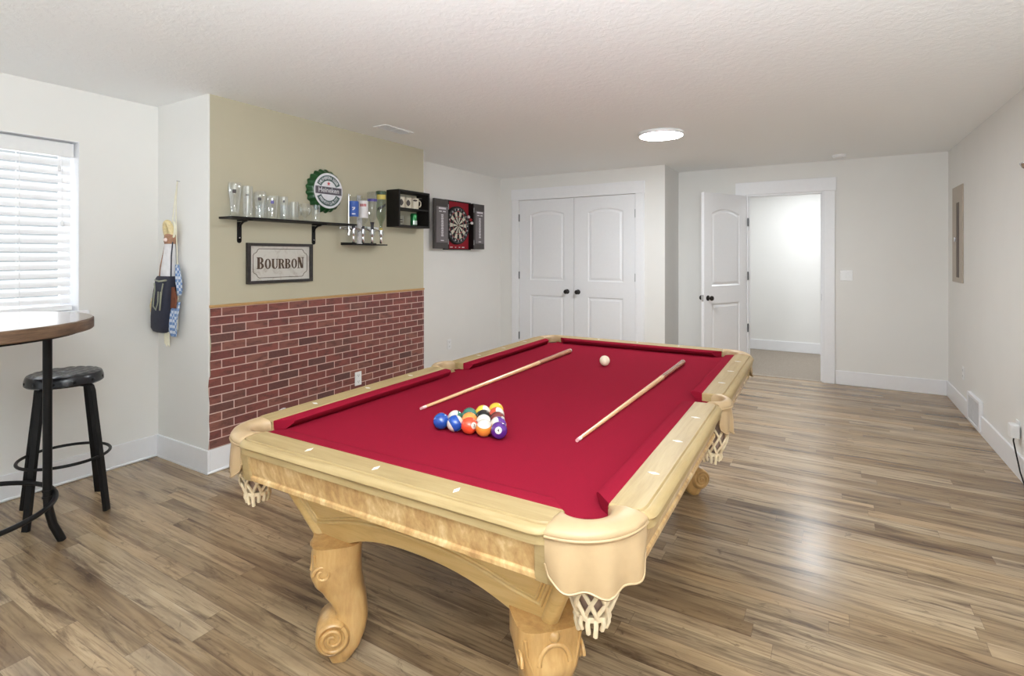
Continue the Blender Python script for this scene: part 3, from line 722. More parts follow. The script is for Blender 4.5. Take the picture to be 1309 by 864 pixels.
# legs
def interp(tab,z):
    for (z0,a),(z1,b) in zip(tab,tab[1:]):
        if z<=z1:
            u=(z-z0)/(z1-z0); u=u*u*(3-2*u)*.5+u*.5; return a+(b-a)*u
    return tab[-1][1]
FR=[(0,.028),(.02,.036),(.05,.050),(.09,.046),(.13,.022),(.165,.010),(.20,.026),(.24,.052),(.28,.082),(.315,.094),(.36,.086),(.42,.088)]
BK=[(0,-.034),(.02,-.052),(.05,-.074),(.10,-.092),(.14,-.098),(.20,-.092),(.28,-.078),(.35,-.076),(.42,-.080)]
HW=[(0,.040),(.03,.050),(.08,.054),(.16,.052),(.24,.062),(.31,.080),(.36,.092),(.42,.092)]
def leg(bx,by,sx,sy):
    e=V(sx,sy,0).normalized(); s=V(-e.y,e.x,0); B0=V(bx,by,0)
    P=lambda d,w,z:B0+e*d+s*w+V(0,0,z)
    L=[]; n=24
    for i in range(43):
        z=.42*i/42; f,b,h=interp(FR,z),interp(BK,z),interp(HW,z); c=(f+b)/2; hd=(f-b)/2; l=[]
        for k in range(n):
            a=2*PI*k/n; ca,sa=math.cos(a),math.sin(a); p=.55
            l.append(P(c+hd*math.copysign(abs(ca)**p,ca),h*math.copysign(abs(sa)**p,sa),z))
        L.append(l)
    bm=BM(); loops(bm,L); g=obj('leg',bm,M['leg'],T,smooth=60)
    # foot scroll: a thick roll with a spiral ridge on either face
    bm=BM(); c=(.018,.098); r0=.056
    ring=lambda w,r:[P(c[0]+r*math.cos(2*PI*k/28),w,c[1]+r*math.sin(2*PI*k/28)) for k in range(28)]
    loops(bm,[ring(-.062,r0-.016),ring(-.068,r0-.008),ring(-.062,r0),ring(0,r0+.004),ring(.062,r0),ring(.068,r0-.008),ring(.062,r0-.016)]); sc=obj('foot_scroll',bm,M['leg'],g,smooth=50)
    for sg in (-1,1):
        bm=BM(); pl=[];rs=[]
        for k in range(54):
            a=k/53*PI*4.2; r=(r0-.008)*(1-k/53*.88); pl.append(P(c[0]+r*math.cos(a+2.2),sg*.064,c[1]+r*math.sin(a+2.2))); rs.append(.0085*(1-.5*k/53))
        tube(bm,pl,.006,8,rs=rs); obj('spiral_ridge',bm,M['leg'],sc,smooth=60)
    # carved ridges running down the outer face and volute at knee
    for sg in (-1,1):
        bm=BM(); pl=[]
        for k in range(24):
            z=.40-.25*k/23; f=interp(FR,z); h=interp(HW,z); pl.append(P(f-.013,sg*(h-.016-.010*math.sin(k/23*PI)),z))
        tube(bm,pl,.0055,8); obj('carved_ridge',bm,M['leg'],g,smooth=60)
        bm=BM(); pl=[]
        for k in range(30):
            a=k/29*PI*3; r=.030*(1-k/29*.8); pl.append(P(.050+r*math.cos(a),sg*(.086-.006*k/29),.335+r*math.sin(a)))
        tube(bm,pl,.005,8); obj('knee_volute',bm,M['leg'],g,smooth=60)
    bm=BM(); M4=Matrix(((s.x,e.x,0,0),(s.y,e.y,0,0),(0,0,1,0),(0,0,0,1)))
    pl=[P(interp(FR,.335+.048*math.sin(PI*i/14))-.003,.042*math.cos(PI*i/14),.335+.048*math.sin(PI*i/14)) for i in range(15)]+[]
    tube(bm,pl,.007,8); obj('leaf_arch',bm,M['leg'],g,smooth=60)
    bm=BM(); sphere(bm,P(.080,0,.404),.017,14,10); obj('carved_bead',bm,M['leg'],g,smooth=180)
for sx,sy,bx,by in ((-1,-1,-.373,-1.045),(1,-1,.425,-1.035),(1,1,.437,.895),(-1,1,-.373,.895)): leg(bx,by,sx,sy)
# ------------------------------------------------------------------ things on the table (table frame -> world)
MT=Matrix.Translation((TL[0],TL[1],0))@Matrix.Rotation(TA,4,'Z')
def tw(u,v,z): return MT@V(u,v,z)
BRAD=.0297
cam=V(0,0,1.402)
def ball_mesh():
    bm=BM(); bmesh.ops.create_uvsphere(bm,u_segments=40,v_segments=24,radius=BRAD); return bm
bmesh_src=None
proto=obj('pool_ball',ball_mesh(),None,smooth=180); bdata=proto.data; bpy.data.objects.remove(proto)
VIEW=(cam-tw(0,-.75,.79)).normalized(); RT=V(0,0,1).cross(VIEW).normalized(); UP=VIEW.cross(RT)
def ball(u,v,label,c,stripe,num,axis,nd,group='racked pool balls'):
    name='cue_ball' if c is None else 'pool_ball'
    me=bdata.copy(); me.materials.clear()
    me.materials.append(M['cueball'] if c is None else ball_mat('ball_'+label.split()[0],srgb(*c),stripe))
    o=bpy.data.objects.new(name,me); C.objects.link(o); o.location=tw(u,v,ZB+BRAD)
    zx=VIEW*axis[0]+RT*axis[1]+UP*axis[2]; zx.normalize()
    xx=VIEW*nd[0]+RT*nd[1]+UP*nd[2]; xx=(xx-zx*xx.dot(zx)).normalized(); yy=zx.cross(xx)
    o.rotation_euler=Matrix((xx,yy,zx)).transposed().to_euler()
    tag(o,label,'ball',None if c is None else group)
    if num:
        # numeral wrapped on the white spot (local +x)
        def f(s,t,n):
            p=V(math.sqrt(max(0,BRAD**2-s*s-t*t)),s,t); return p*(1+(.0002+n)/BRAD)
        k=text_bm(num,.014 if len(num)==1 else .0115,f,.0002,bold=.0003); kk=obj('number',k,M['slot'],o)
g=.0597; ra=R(4.4); ca,sa=math.cos(ra),math.sin(ra); ox,oy=.003,-.7885
def rk(row,i):  # row 0 = apex
    du=(i-row/2)*g; dv=(4-row)*g*.866+.0
    return ox+du*ca-dv*sa, oy+du*sa+dv*ca
rack=[
 (4,0,'blue solid pool ball at the left corner of the racked triangle',(28,72,150),0,'2',(0,0,1),(-.9,-.2,-.2)),
 (4,1,'blue striped pool ball next to the left corner, its stripe slanting',(24,72,156),1,'',(.1,-.86,-.52),(.0,.5,-.9)),
 (4,2,'red-orange solid pool ball marked 3 in the middle of the front row',(220,74,44),0,'3',(0,.0,1),(.80,.60,.08)),
 (4,3,'orange striped pool ball, white on top, beside the purple ball',(224,136,56),1,'',(.62,.05,.80),(-.9,-.2,.1)),
 (4,4,'purple solid pool ball marked 4 at the right corner of the triangle',(82,36,120),0,'4',(0,.1,1),(.95,-.10,.25)),
 (3,0,'green striped pool ball, mostly white, behind the blue balls',(52,104,88),1,'',(.55,-.60,.55),(-.9,.1,.1)),
 (3,1,'orange solid pool ball directly behind the red ball marked 3',(232,142,66),0,'',(0,0,1),(-.8,.5,.2)),
 (3,2,'white-capped striped pool ball in front of the black ball',(104,40,40),1,'',(.80,.0,.60),(-.9,.1,.1)),
 (3,3,'purple and white striped pool ball just behind the purple 4',(88,44,128),1,'',(.50,-.80,.25),(-.9,.1,.1)),
 (2,0,'green solid pool ball on the left edge of the triangle',(58,110,94),0,'',(0,0,1),(-.8,.5,.2)),
 (2,1,'black solid pool ball in the middle of the triangle',(22,22,20),0,'8',(0,0,1),(.30,.0,.95)),
 (2,2,'maroon solid pool ball with a number spot on the right edge',(112,44,40),0,'7',(0,0,1),(.7,.55,.1)),
 (1,0,'yellow striped pool ball left of the red striped one',(230,186,64),1,'',(.50,.78,.30),(-.9,.1,.1)),
 (1,1,'red striped pool ball on the right edge behind the maroon ball',(196,70,46),1,'',(.50,.72,.40),(-.9,.1,.1)),
 (0,0,'yellow solid pool ball at the far tip of the triangle',(232,176,54),0,'',(0,0,1),(-.8,.5,.2))]
for row,i,lab,c,st,num,ax,nd in rack:
    u,v=rk(row,i); ball(u,v,lab,c,st,num,ax,nd)
ball(.014,.566,'ivory cue ball alone on the red cloth between the two cues',None,0,'',(0,0,1),(1,0,0))
def cue(a,b,label,buttmat):
    A=tw(a[0],a[1],ZB+.0068); B_=tw(b[0],b[1],ZB+.0150); d=(B_-A); Lg=d.length
    o=thing('pool_cue',label,'pool cue',A,(0,0,0),'pool cues'); o.rotation_euler=d.to_track_quat('Y','Z').to_euler()
    def seg(name,y0,y1,r0,r1,m):
        bm=BM(); cyl(bm,(0,y0,0),(0,y1,0),r0,r1,n=18); obj(name,bm,m,o,smooth=40)
    rad=lambda y:.0064+(.0146-.0064)*(y/Lg)
    seg('tip',0,.010,.0058,.0063,M['cuetip']); seg('ferrule',.010,.032,.0064,rad(.032),M['ferrule'])
    seg('shaft',.032,Lg*.70,rad(.032),rad(Lg*.70),M['maple']); seg('joint_collar',Lg*.70,Lg*.708,rad(Lg*.70)+.0003,rad(Lg*.708)+.0003,M['cuebutt'])
    seg('butt',Lg*.708,Lg-.018,rad(Lg*.708),rad(Lg),buttmat); seg('bumper',Lg-.018,Lg,.0138,.0118,M['rubber'])
cue((-.336,-.650),(-.322,.842),'wooden pool cue lying nearer the brick wall, left of the cue ball',M['cuebutt'])
cue((.370,-.676),(.398,.838),'wooden pool cue lying right of the cue ball, with darker butt',M['cuedark'])
# ------------------------------------------------------------------ bar table
bt=thing('bar_table','round wood-topped bar table with black steel legs and foot ring','bar table',(-3.315,.712,0))
RT_=.527
bm=BM(); lathe(bm,[(RT_-.004,1.048),(RT_,1.053),(RT_,1.095),(RT_-.004,1.099)],n=96); obj('rim',bm,M['tablerim'],bt,smooth=30)
bm=BM(); lathe(bm,[(RT_-.006,1.098),(RT_-.006,1.1015)],n=96); obj('tabletop',bm,M['tabletop'],bt,bevel=.001)
bm=BM(); lathe(bm,[(RT_-.05,1.034),(RT_-.05,1.049)],n=64); lathe(bm,[(.40,1.024),(.40,1.036)],n=48); obj('top_plate',bm,M['black'],bt)
a0=math.atan2(1.059-.712,-3.246+3.315); rl=.354
for k in range(4):
    a=a0+k*PI/2; c,s=math.cos(a),math.sin(a)
    f=lambda r,z:(r*c,r*s,z)
    bm=BM(); tube(bm,[f(rl,1.036),f(rl,.60),f(rl,.24),f(rl+.004,.17),f(rl+.020,.09),f(rl+.050,.012),f(rl+.054,0)],.0185,14); obj('leg',bm,M['black'],bt,smooth=50)
    bm=BM(); 
    for z in (.262,.232): lathe(bm,[(.0215,z-.004),(.0215,z+.004)],f(rl,0),14)
    obj('ring_collar',bm,M['black'],bt)
bm=BM(); tube(bm,[(.382*math.cos(2*PI*i/64),.382*math.sin(2*PI*i/64),.247) for i in range(64)],.0115,10,closed=True); obj('foot_ring',bm,M['black'],bt,smooth=60)
# ------------------------------------------------------------------ stool
st=thing('bar_stool','black metal bar stool with round quilted seat, behind the bar table','bar stool',(-3.603,1.252,0),(0,0,R(-15)))
SR=.165; zt=.766
bm=BM(); N=44; L=[]
# quilted top: polar grid with diamond dimples
rings=20
for j in range(rings+1):
    r=SR*.97*j/rings; l=[]
    for i in range(N*2):
        a=2*PI*i/(N*2); x,y=r*math.cos(a),r*math.sin(a)
        q=abs(math.sin((x+y)*PI/.072))*abs(math.sin((x-y)*PI/.072))
        edge=max(0,(r/SR-.86)/.14)
        l.append(V(x,y,zt-.006+.0055*(q**.6)*(1-edge)-.006*edge))
    L.append(l if r>0 else [V(0.00001*math.cos(2*PI*i/(N*2)),0.00001*math.sin(2*PI*i/(N*2)),zt-.006) for i in range(N*2)])
loops(bm,L,cap=False); obj('seat_top',bm,M['vinyl'],st,smooth=70)
bm=BM(); lathe(bm,[(SR*.94,zt-.010),(SR*.975,zt-.0105),(SR,zt-.017),(SR+.005,zt-.035),(SR+.006,zt-.058),(SR-.002,zt-.066),(.02,zt-.066)],n=64,cap=False); obj('seat_band',bm,M['vinyl'],st,smooth=45)
for k in range(12):
    a=2*PI*(k+.3)/12; bm=BM(); cyl(bm,((SR-.004)*math.cos(a),(SR-.004)*math.sin(a),zt-.042),((SR+.0072)*math.cos(a),(SR+.0072)*math.sin(a),zt-.042),.0085,.0075,n=14); obj('band_button',bm,M['black'],st,smooth=180)
for k in range(4):
    a=PI/4+k*PI/2; c,s=math.cos(a),math.sin(a); f=lambda r,z:V(r*c,r*s,z)
    path=[(.085,.695),(.122,.693),(.142,.680),(.150,.655),(.156,.60),(.196,.29),(.232,.0)]
    L=[]; tn=V(-s,c,0)
    for i,(r,z) in enumerate(path):
        d=f(*path[min(i+1,len(path)-1)])-f(*path[max(i-1,0)]); d.normalize(); nn=d.cross(tn).normalized(); p=f(r,z)
        w_,h_=.016,.0105; L.append([p+tn*w_+nn*h_,p-tn*w_+nn*h_,p-tn*w_-nn*h_,p+tn*w_-nn*h_])
    bm=BM(); loops(bm,L); obj('leg',bm,M['black'],st,bevel=.002)
bm=BM(); tube(bm,[(.199*math.cos(2*PI*i/56),.199*math.sin(2*PI*i/56),.300) for i in range(56)],.008,10,closed=True); obj('foot_ring',bm,M['black'],st,smooth=60)
# ------------------------------------------------------------------ shelf with glasses
sh=thing('wall_shelf','long black wall shelf on two brackets holding drinking glasses','shelf',(XB,2.52,1.640))
bm=BM(); box(bm,(0,-.525,0),(.150,.525,.014)); obj('shelf_board',bm,M['blackwood'],sh,bevel=.002)
for yy in (-.385,.218):
    bm=BM(); box(bm,(0,yy-.016,-.140),(.006,yy+.016,-.012)); box(bm,(0,yy-.016,-.008),(.135,yy+.016,0))
    tube(bm,[(.004,yy,-.06),(.02,yy,-.030),(.05,yy,-.012),(.09,yy,-.006)],.008,8); cyl(bm,(0,yy,-.140),(.006,yy,-.140),.016,n=14)
    b_=obj('bracket',bm,M['black'],sh,bevel=.0015)
    bm=BM(); cyl(bm,(.006,yy,-.12),(.0085,yy,-.12),.005,n=8); cyl(bm,(.10,yy+.0,-.008),(.10,yy,-.0105),.005,n=8); obj('screw',bm,M['steel'],b_)
def vessel(outer,wall,floor_):
    inn=[(max(r-wall,.001),z) for r,z in outer if z>=floor_]
    return outer+[(outer[-1][0]-wall*.5,outer[-1][1]+.001)]+inn[::-1]+[(.0005,inn[0][1])]
SZ=1.6541
GL=[
 ('weizen_glass','tall curved wheat-beer glass, leftmost on the black shelf',2.052,.085,[(.034,0),(.035,.004),(.030,.012),(.026,.035),(.030,.08),(.039,.14),(.043,.175),(.042,.205),(.040,.222)],(.150,.175)),
 ('pilsner_glass','tall straight pilsner glass, second from the left on the shelf',2.145,.080,[(.033,0),(.034,.006),(.031,.02),(.032,.10),(.034,.21)],(.145,.152)),
 ('tulip_glass','tulip-shaped pint glass with dark print, third from the left',2.232,.082,[(.031,0),(.031,.006),(.029,.02),(.031,.09),(.040,.135),(.041,.165),(.036,.185)],(.118,.140)),
 ('pint_glass','flared pint glass with dark print, fourth from the left',2.328,.082,[(.030,0),(.031,.006),(.032,.05),(.036,.10),(.041,.135),(.042,.162)],(.105,.128)),
 ('highball_glass','narrow straight highball glass, fifth from the left on the shelf',2.420,.080,[(.027,0),(.028,.005),(.028,.08),(.029,.165)],(.120,.138)),
 ('beer_mug','short thick glass beer mug with a handle, sixth from the left',2.502,.078,[(.034,0),(.036,.006),(.035,.03),(.034,.08),(.035,.135)],None),
 ('snifter_glass','round-bowled stemmed snifter, second from the right on the shelf',2.598,.080,[(.032,0),(.031,.004),(.010,.010),(.007,.022),(.010,.032),(.034,.050),(.045,.075),(.044,.100),(.036,.130)],None),
 ('tumbler_glass','plain straight tumbler under the bottle-cap sign, rightmost on the shelf',2.692,.085,[(.030,0),(.031,.005),(.031,.06),(.032,.128)],None),
]
for nm,lab,yy,dx,prof,pr in GL:
    t=thing(nm,lab,'glass',(XB+dx,yy,SZ),(0,0,0),'drinking glasses on the shelf')
    fl_=.040 if nm=='snifter_glass' else .014
    bm=BM(); lathe(bm,vessel(prof,.0028,fl_),n=28,cap=False); bowl=obj('glass_body',bm,M['glass'],t,smooth=50)
    if nm=='beer_mug':
        bm=BM(); tube(bm,[(.034,.0,.115),(.055,.012,.112),(.064,.016,.075),(.055,.012,.035),(.034,0,.028)],.006,8); obj('handle',bm,M['glass'],t,smooth=60)
    if pr:
        z0,z1=pr; rr_=interp([(z,r) for r,z in prof],(z0+z1)/2)+.0008
        bm=BM(); a1=R(-35); hw_=.26 if nm!='highball_glass' else .2
        loops(bm,[[V(rr_*math.cos(a1+hw_*k/4),rr_*math.sin(a1+hw_*k/4),z) for k in range(-4,5)] for z in (z0,z1)],cap=False,closed=False); obj('printed_mark',bm,M['mugdark'] if nm!='pint_glass' else M['lab_purple'],t)
# second row of short glasses at the back
for k,(yy,h) in enumerate(((2.285,.118),(2.465,.110))):
    t=thing('rocks_glass',('short rocks glass standing in the back row behind the tulip-shaped glass','short rocks glass in the back row behind the mug')[k],'glass',(XB+.033,yy,SZ),(0,0,0),'drinking glasses on the shelf')
    bm=BM(); lathe(bm,vessel([(.027,0),(.028,.005),(.029,.05),(.031,h)],.0026,.012),n=24,cap=False); obj('glass_body',bm,M['glass'],t,smooth=50)
# ------------------------------------------------------------------ BOURBON sign
sg_=thing('bourbon_sign','rectangular framed sign reading BOURBON under the glass shelf','sign',(XB,2.4505,1.3455))
SW,SH=.268,.142; fw=.026
bm=BM()
for a,b in (((0,-SW,-SH),(.022,-SW+fw,SH)),((0,SW-fw,-SH),(.022,SW,SH)),((0,-SW+fw,SH-fw*.8),(.022,SW-fw,SH)),((0,-SW+fw,-SH),(.022,SW-fw,-SH+fw*.8))): box(bm,a,b)
obj('frame',bm,M['signframe'],sg_,bevel=.002)
bm=BM(); box(bm,(0,-SW+fw,-SH+fw*.8),(.010,SW-fw,SH-fw*.8)); obj('sign_face',bm,M['signface'],sg_)
Fs=lambda s,t,n:V(.010+n,s,t)
# bordering line with notched corners
bw,bh,nr=SW-fw-.022,SH-fw*.8-.020,.034
pth=[]
for cx,cy,a0_,a1_ in ((bw,bh,180,270),(bw,-bh,90,180),(-bw,-bh,0,90),(-bw,bh,270,360)):
    seq=arcpts(cx,cy,nr,a0_,a1_,8)
    if (cx,cy)==(bw,bh): seq=[(bw-nr-.008,bh),(bw-nr-.008,bh-.004)]+arcpts(cx,cy,nr,190,260,8)+[(bw-.004,bh-nr-.008),(bw,bh-nr-.008)]
    elif (cx,cy)==(bw,-bh): seq=[(bw,-bh+nr+.008),(bw-.004,-bh+nr+.008)]+arcpts(cx,cy,nr,100,170,8)+[(bw-nr-.008,-bh+.004),(bw-nr-.008,-bh)]
    elif (cx,cy)==(-bw,-bh): seq=[(-bw+nr+.008,-bh),(-bw+nr+.008,-bh+.004)]+arcpts(cx,cy,nr,10,80,8)+[(-bw+.004,-bh+nr+.008),(-bw,-bh+nr+.008)]
    else: seq=[(-bw,bh-nr-.008),(-bw+.004,bh-nr-.008)]+arcpts(cx,cy,nr,280,350,8)+[(-bw+nr+.008,bh-.004),(-bw+nr+.008,bh)]
    pth+=seq
bm=BM(); tube(bm,[Fs(s,t,.0002) for s,t in pth],.0021,6,closed=True); obj('border_line',bm,M['signink'],sg_)
def letters(word,hs,widths,gap,x0,base,depth):
    bm=BM(); x=x0
    cnt=[0]
    def pg(p,x,sc):
        cnt[0]+=1; prism(bm,[(x+a*sc,base+b*sc) for a,b in p],Fs,0.0,depth+.00003*(cnt[0]%17))
    def ringp(x,sc,cx,cy,rx,ry,tx,ty,a0,a1):
        n=14; o=arcpts(cx,cy,rx,a0,a1,n,ry); i=arcpts(cx,cy,rx-tx,a1,a0,n,ry-ty)
        for k in range(n):
            pg([o[k],o[k+1],i[n-k-1],i[n-k]],x,sc)
    for ch,sc,w in zip(word,hs,widths):
        w=w/sc; st=.22
        if ch in 'BR':
            pg([(.03,0),(.03+st,0),(.03+st,1),(.03,1)],x,sc); pg([(-.03,0),(.34,0),(.34,.06),(-.03,.06)],x,sc); pg([(-.03,.94),(.34,.94),(.34,1),(-.03,1)],x,sc)
            ringp(x,sc,.28,.74,w-.34,.26,.20,.08,-90,90)
            if ch=='B': ringp(x,sc,.28,.26,w-.30,.27,.21,.08,-90,90)
            else: pg([(.30,.50),(.50,.50),(w+.02,.0),(w-.20,0)],x,sc); pg([(w-.22,0),(w+.05,0),(w+.05,.06),(w-.22,.06)],x,sc)
        elif ch=='O': ringp(x,sc,w/2,.5,w/2,.52,.20,.08,0,360)
        elif ch=='U':
            pg([(.04,.30),(.04+st,.30),(.04+st,1),(.04,1)],x,sc); pg([(w-.14,.30),(w-.04,.30),(w-.04,1),(w-.14,1)],x,sc)
            pg([(-.02,.94),(.34,.94),(.34,1),(-.02,1)],x,sc); pg([(w-.22,.94),(w+.04,.94),(w+.04,1),(w-.22,1)],x,sc)
            n=12; o=arcpts(w/2,.30,w/2-.04,180,360,n,.32); i=[(.04+st+(w-.14-.04-st)*k/n,.30-.24*math.sin(PI*k/n)) for k in range(n+1)]
            for k in range(n): pg([o[k],o[k+1],i[k+1],i[k]],x,sc)
        elif ch=='N':
            pg([(.05,0),(.14,0),(.14,1),(.05,1)],x,sc); pg([(w-.14,0),(w-.05,0),(w-.05,1),(w-.14,1)],x,sc); pg([(.0,1),(.26,1),(w-.05,0),(w-.29,0)],x,sc)
            pg([(-.03,0),(.24,0),(.24,.06),(-.03,.06)],x,sc); pg([(w-.24,.94),(w+.03,.94),(w+.03,1),(w-.24,1)],x,sc)
        x+=w*sc+gap
    return bm
Lw=[.056,.052,.052,.052,.050,.052,.056]
Lw=[w_*.94 for w_ in Lw]; tot=sum(Lw)+6*.0055
bm=letters('BOURBON',[.082,.071,.071,.071,.071,.071,.082],Lw,.0055,-tot/2,-.040,.0012)
obj('lettering',bm,M['signink'],sg_)
# ------------------------------------------------------------------ bottle-cap sign
cp=thing('bottle_cap_sign','big round green bottle-cap sign reading Heineken above the shelf end','sign',(XB,2.835,1.907))
bm=BM(); L=[]; NC=21; n=NC*8
for r,x_,amp in ((.150,0,.0),(.168,.004,.006),(.166,.016,.006),(.158,.032,.005),(.146,.048,.002),(.138,.056,0),(.130,.058,0)):
    L.append([V(x_,(r+amp*math.cos(NC*2*PI*i/n))*math.cos(2*PI*i/n),(r+amp*math.cos(NC*2*PI*i/n))*math.sin(2*PI*i/n)) for i in range(n)])
loops(bm,L); obj('crimped_cap',bm,M['capgreen'],cp,smooth=60)
Fc=lambda s,t,n:V(.0575+n,s,t)
def disc(r0,r1,n0,n1,a0=0,a1=360,seg=64):
    bm=BM()
    if r0<=0: prism(bm,arcpts(0,0,r1,0,360-360/seg,seg-1),Fc,n0,n1)
    else:
        o=arcpts(0,0,r1,a0,a1,seg); i=arcpts(0,0,r0,a0,a1,seg)
        for k in range(seg): prism(bm,[o[k],o[k+1],i[k+1],i[k]],Fc,n0,n1)
    return bm
obj('white_face',disc(0,.138,0,.0015),M['capwhite'],cp)
obj('teal_arc',disc(.078,.121,.0015,.0028,24,156),M['capteal'],cp); obj('teal_arc',disc(.078,.121,.0015,.0028,204,336),M['capteal'],cp)
bm=BM(); prism(bm,[(-.126,-.029),(.126,-.029),(.126,.029),(-.126,.029)],Fc,.0028,.004); obj('banner',bm,M['capblack'],cp)
bm=text_bm('Heineken',.054,lambda s,t,n:Fc(s*.97,t*1.0+.002,n+.004),.0008,bold=.0010); obj('lettering',bm,M['capwhite'],cp)
def arctext(s,r,mid,top):
    bm=BM()
    step=R(108)/(len(s)-1) if len(s)>10 else R(9)
    for k,ch in enumerate(s):
        if ch==' ': continue
        off=(k-(len(s)-1)/2)*step
        a=mid-off if top else mid+off
        rot=a-PI/2 if top else a+PI/2
        c,s_=math.cos(rot),math.sin(rot); px,py=r*math.cos(a),r*math.sin(a)
        join(bm,text_bm(ch,.030,lambda u,v,n:Fc(px+u*c-v*s_,py+u*s_+v*c,n+.0028),.0007,bold=.0009))
    obj('arc_lettering',bm,M['capwhite'],cp)
arctext('HEINEKEN BEER',.099,PI/2,True); arctext('PREMIUM QUALITY',.099,-PI/2,False)
bm=BM(); pts=[]
for k in range(10):
    r=.019 if k%2==0 else .0075; a=PI/2+k*PI/5; pts.append((r*math.cos(a),.055+r*math.sin(a)))
prism(bm,pts,Fc,.0015,.0025); obj('red_star',bm,M['starred'],cp)
# ------------------------------------------------------------------ bottle dispenser
dp=thing('bottle_dispenser','wall-mounted spirit dispenser rack holding four upside-down bottles','bottle dispenser',(XB,3.205,1.49))
bm=BM(); box(bm,(0,-.215,.125),(.010,.215,.160)); box(bm,(0,-.03,.0),(.008,.03,.42)); obj('back_bar',bm,M['chrome'],dp,bevel=.002)
bm=BM(); box(bm,(.0,-.20,-.004),(.135,.20,.006)); box(bm,(.0,-.20,.006),(.004,.20,.018)); obj('drip_tray',bm,M['black'],dp,bevel=.002)
for yy in (-.205,):
    bm=BM(); cyl(bm,(.10,yy,.08),(.10,yy,.40),.006,n=12); box(bm,(.005,yy-.006,.13),(.10,yy+.006,.142)); sphere(bm,(.10,yy,.40),.009,10,8); lathe(bm,[(.011,.07),(.013,.085),(.011,.10),(.007,.125)],(.10,yy,0),12); obj('chrome_post',bm,M['chrome'],dp,smooth=40)
for k in range(4):
    yy=-.155+k*.1035
    bm=BM(); lathe(bm,[(.008,.012),(.011,.016),(.010,.06),(.011,.072),(.013,.076),(.013,.124),(.012,.130)],(.10,yy,0),16); tube(bm,[(.010,yy,.142),(.06,yy,.128),(.088,yy,.118)],.007,8); sp=obj('optic_spout',bm,M['chrome'],dp,smooth=40)
    bm=BM(); lathe(bm,[(.014,.078),(.025,.084),(.027,.108),(.022,.124),(.014,.128)],(.10,yy,0),20); obj('measure_chamber',bm,M['bottle'],sp,smooth=40)
def sbottle(k,label,prof,gm,bands,caps):
    yy=3.205-.155+k*.1035
    t=thing('spirit_bottle',label,'bottle',(XB+.10,yy,1.49+.1305),(0,0,0),'bottles in the dispenser')
    bm=BM(); lathe(bm,prof,n=28); obj('glass_body',bm,gm,t,smooth=45)
    for nm,z0,z1,m,a0,a1 in bands:
        bm=BM(); N_=20
        rr=lambda z:interp([(zz,r) for r,zz in prof],z)+.0008
        zs=[z0+(z1-z0)*i/4 for i in range(5)]
        loops(bm,[[V(rr(z)*math.cos(R(a0+(a1-a0)*i/N_)),rr(z)*math.sin(R(a0+(a1-a0)*i/N_)),z) for i in range(N_+1)] for z in zs],cap=False,closed=False); obj(nm,bm,m,t,smooth=60)
    bm=BM(); lathe(bm,caps[0],n=18); obj('bottle_collar',bm,caps[1],t,smooth=40)
    return t
nk=[(.012,.0),(.012,.045)]
b1=[(.0120,.000),(.0120,.028),(.018,.045),(.034,.066),(.040,.085),(.041,.20),(.041,.248),(.036,.255),(.010,.252)]
fr=-40
t=sbottle(0,'clear bottle with a blue label, first from the left in the dispenser',b1,M['bottle'],[('blue_label',.095,.220,M['lab_blue'],fr-85,fr+85)],([(.0135,0),(.0135,.022)],M['lab_dark']))
bm=BM()
for z0,h_,a in ((.165,.006,.30),(.150,.010,.22),(.112,.008,.34)):
    loops(bm,[[V(.0423*math.cos(R(fr)+a*i/4),.0423*math.sin(R(fr)+a*i/4),z+.006*i*(1 if z0==.150 else 0)/4) for i in range(-4,5)] for z in (z0,z0+h_)],cap=False,closed=False)
obj('label_print',bm,M['lab_white'],t)
t=sbottle(1,'clear bottle with a white and red label, second from the left in the dispenser',b1,M['bottle'],[('white_label',.090,.232,M['lab_white'],fr-85,fr+85)],([(.0135,0),(.0135,.024)],M['lab_dark']))
bm=BM()
for a in (-.62,-.30,.02,.34):
    loops(bm,[[V(.0426*math.cos(R(fr)+a+.22*i/3),.0426*math.sin(R(fr)+a+.22*i/3),z) for i in range(4)] for z in (.184,.206)],cap=False,closed=False)
obj('label_print',bm,M['lab_red'],t)
b3=[(.0120,.000),(.0120,.040),(.017,.058),(.020,.075),(.033,.105),(.040,.135),(.041,.25),(.041,.312),(.036,.318),(.010,.314)]
sbottle(2,'taller clear bottle with a purple band near its base, third in the dispenser',b3,M['bottle'],[('purple_band',.235,.258,M['lab_purple'],fr-100,fr+100),('neck_label',.012,.062,M['lab_dark'],fr-90,fr+90)],([(.0138,0),(.0138,.012)],M['lab_dark']))
b4=[(.0120,.000),(.0120,.030),(.014,.050),(.022,.075),(.036,.110),(.041,.140),(.043,.25),(.044,.330),(.036,.337),(.010,.333)]
t=sbottle(3,'pale green bottle with yellow label, rightmost in the dispenser beside the box shelf',b4,M['bottle_green'],[('yellow_label',.262,.302,M['lab_yellow'],fr-60,fr+60),('green_base_band',.306,.330,M['lab_green'],0,360)],([(.0138,0),(.0138,.016)],M['lab_yellow']))
bm=BM()
for i in range(7):
    a=R(fr)-.8+.26*i; z=.165+.006*i
    loops(bm,[[V(.0435*math.cos(a+.2*k/3),.0435*math.sin(a+.2*k/3),zz+.005*k/3) for k in range(4)] for zz in (z,z+.022)],cap=False,closed=False)
obj('label_print',bm,M['lab_dark'],t)
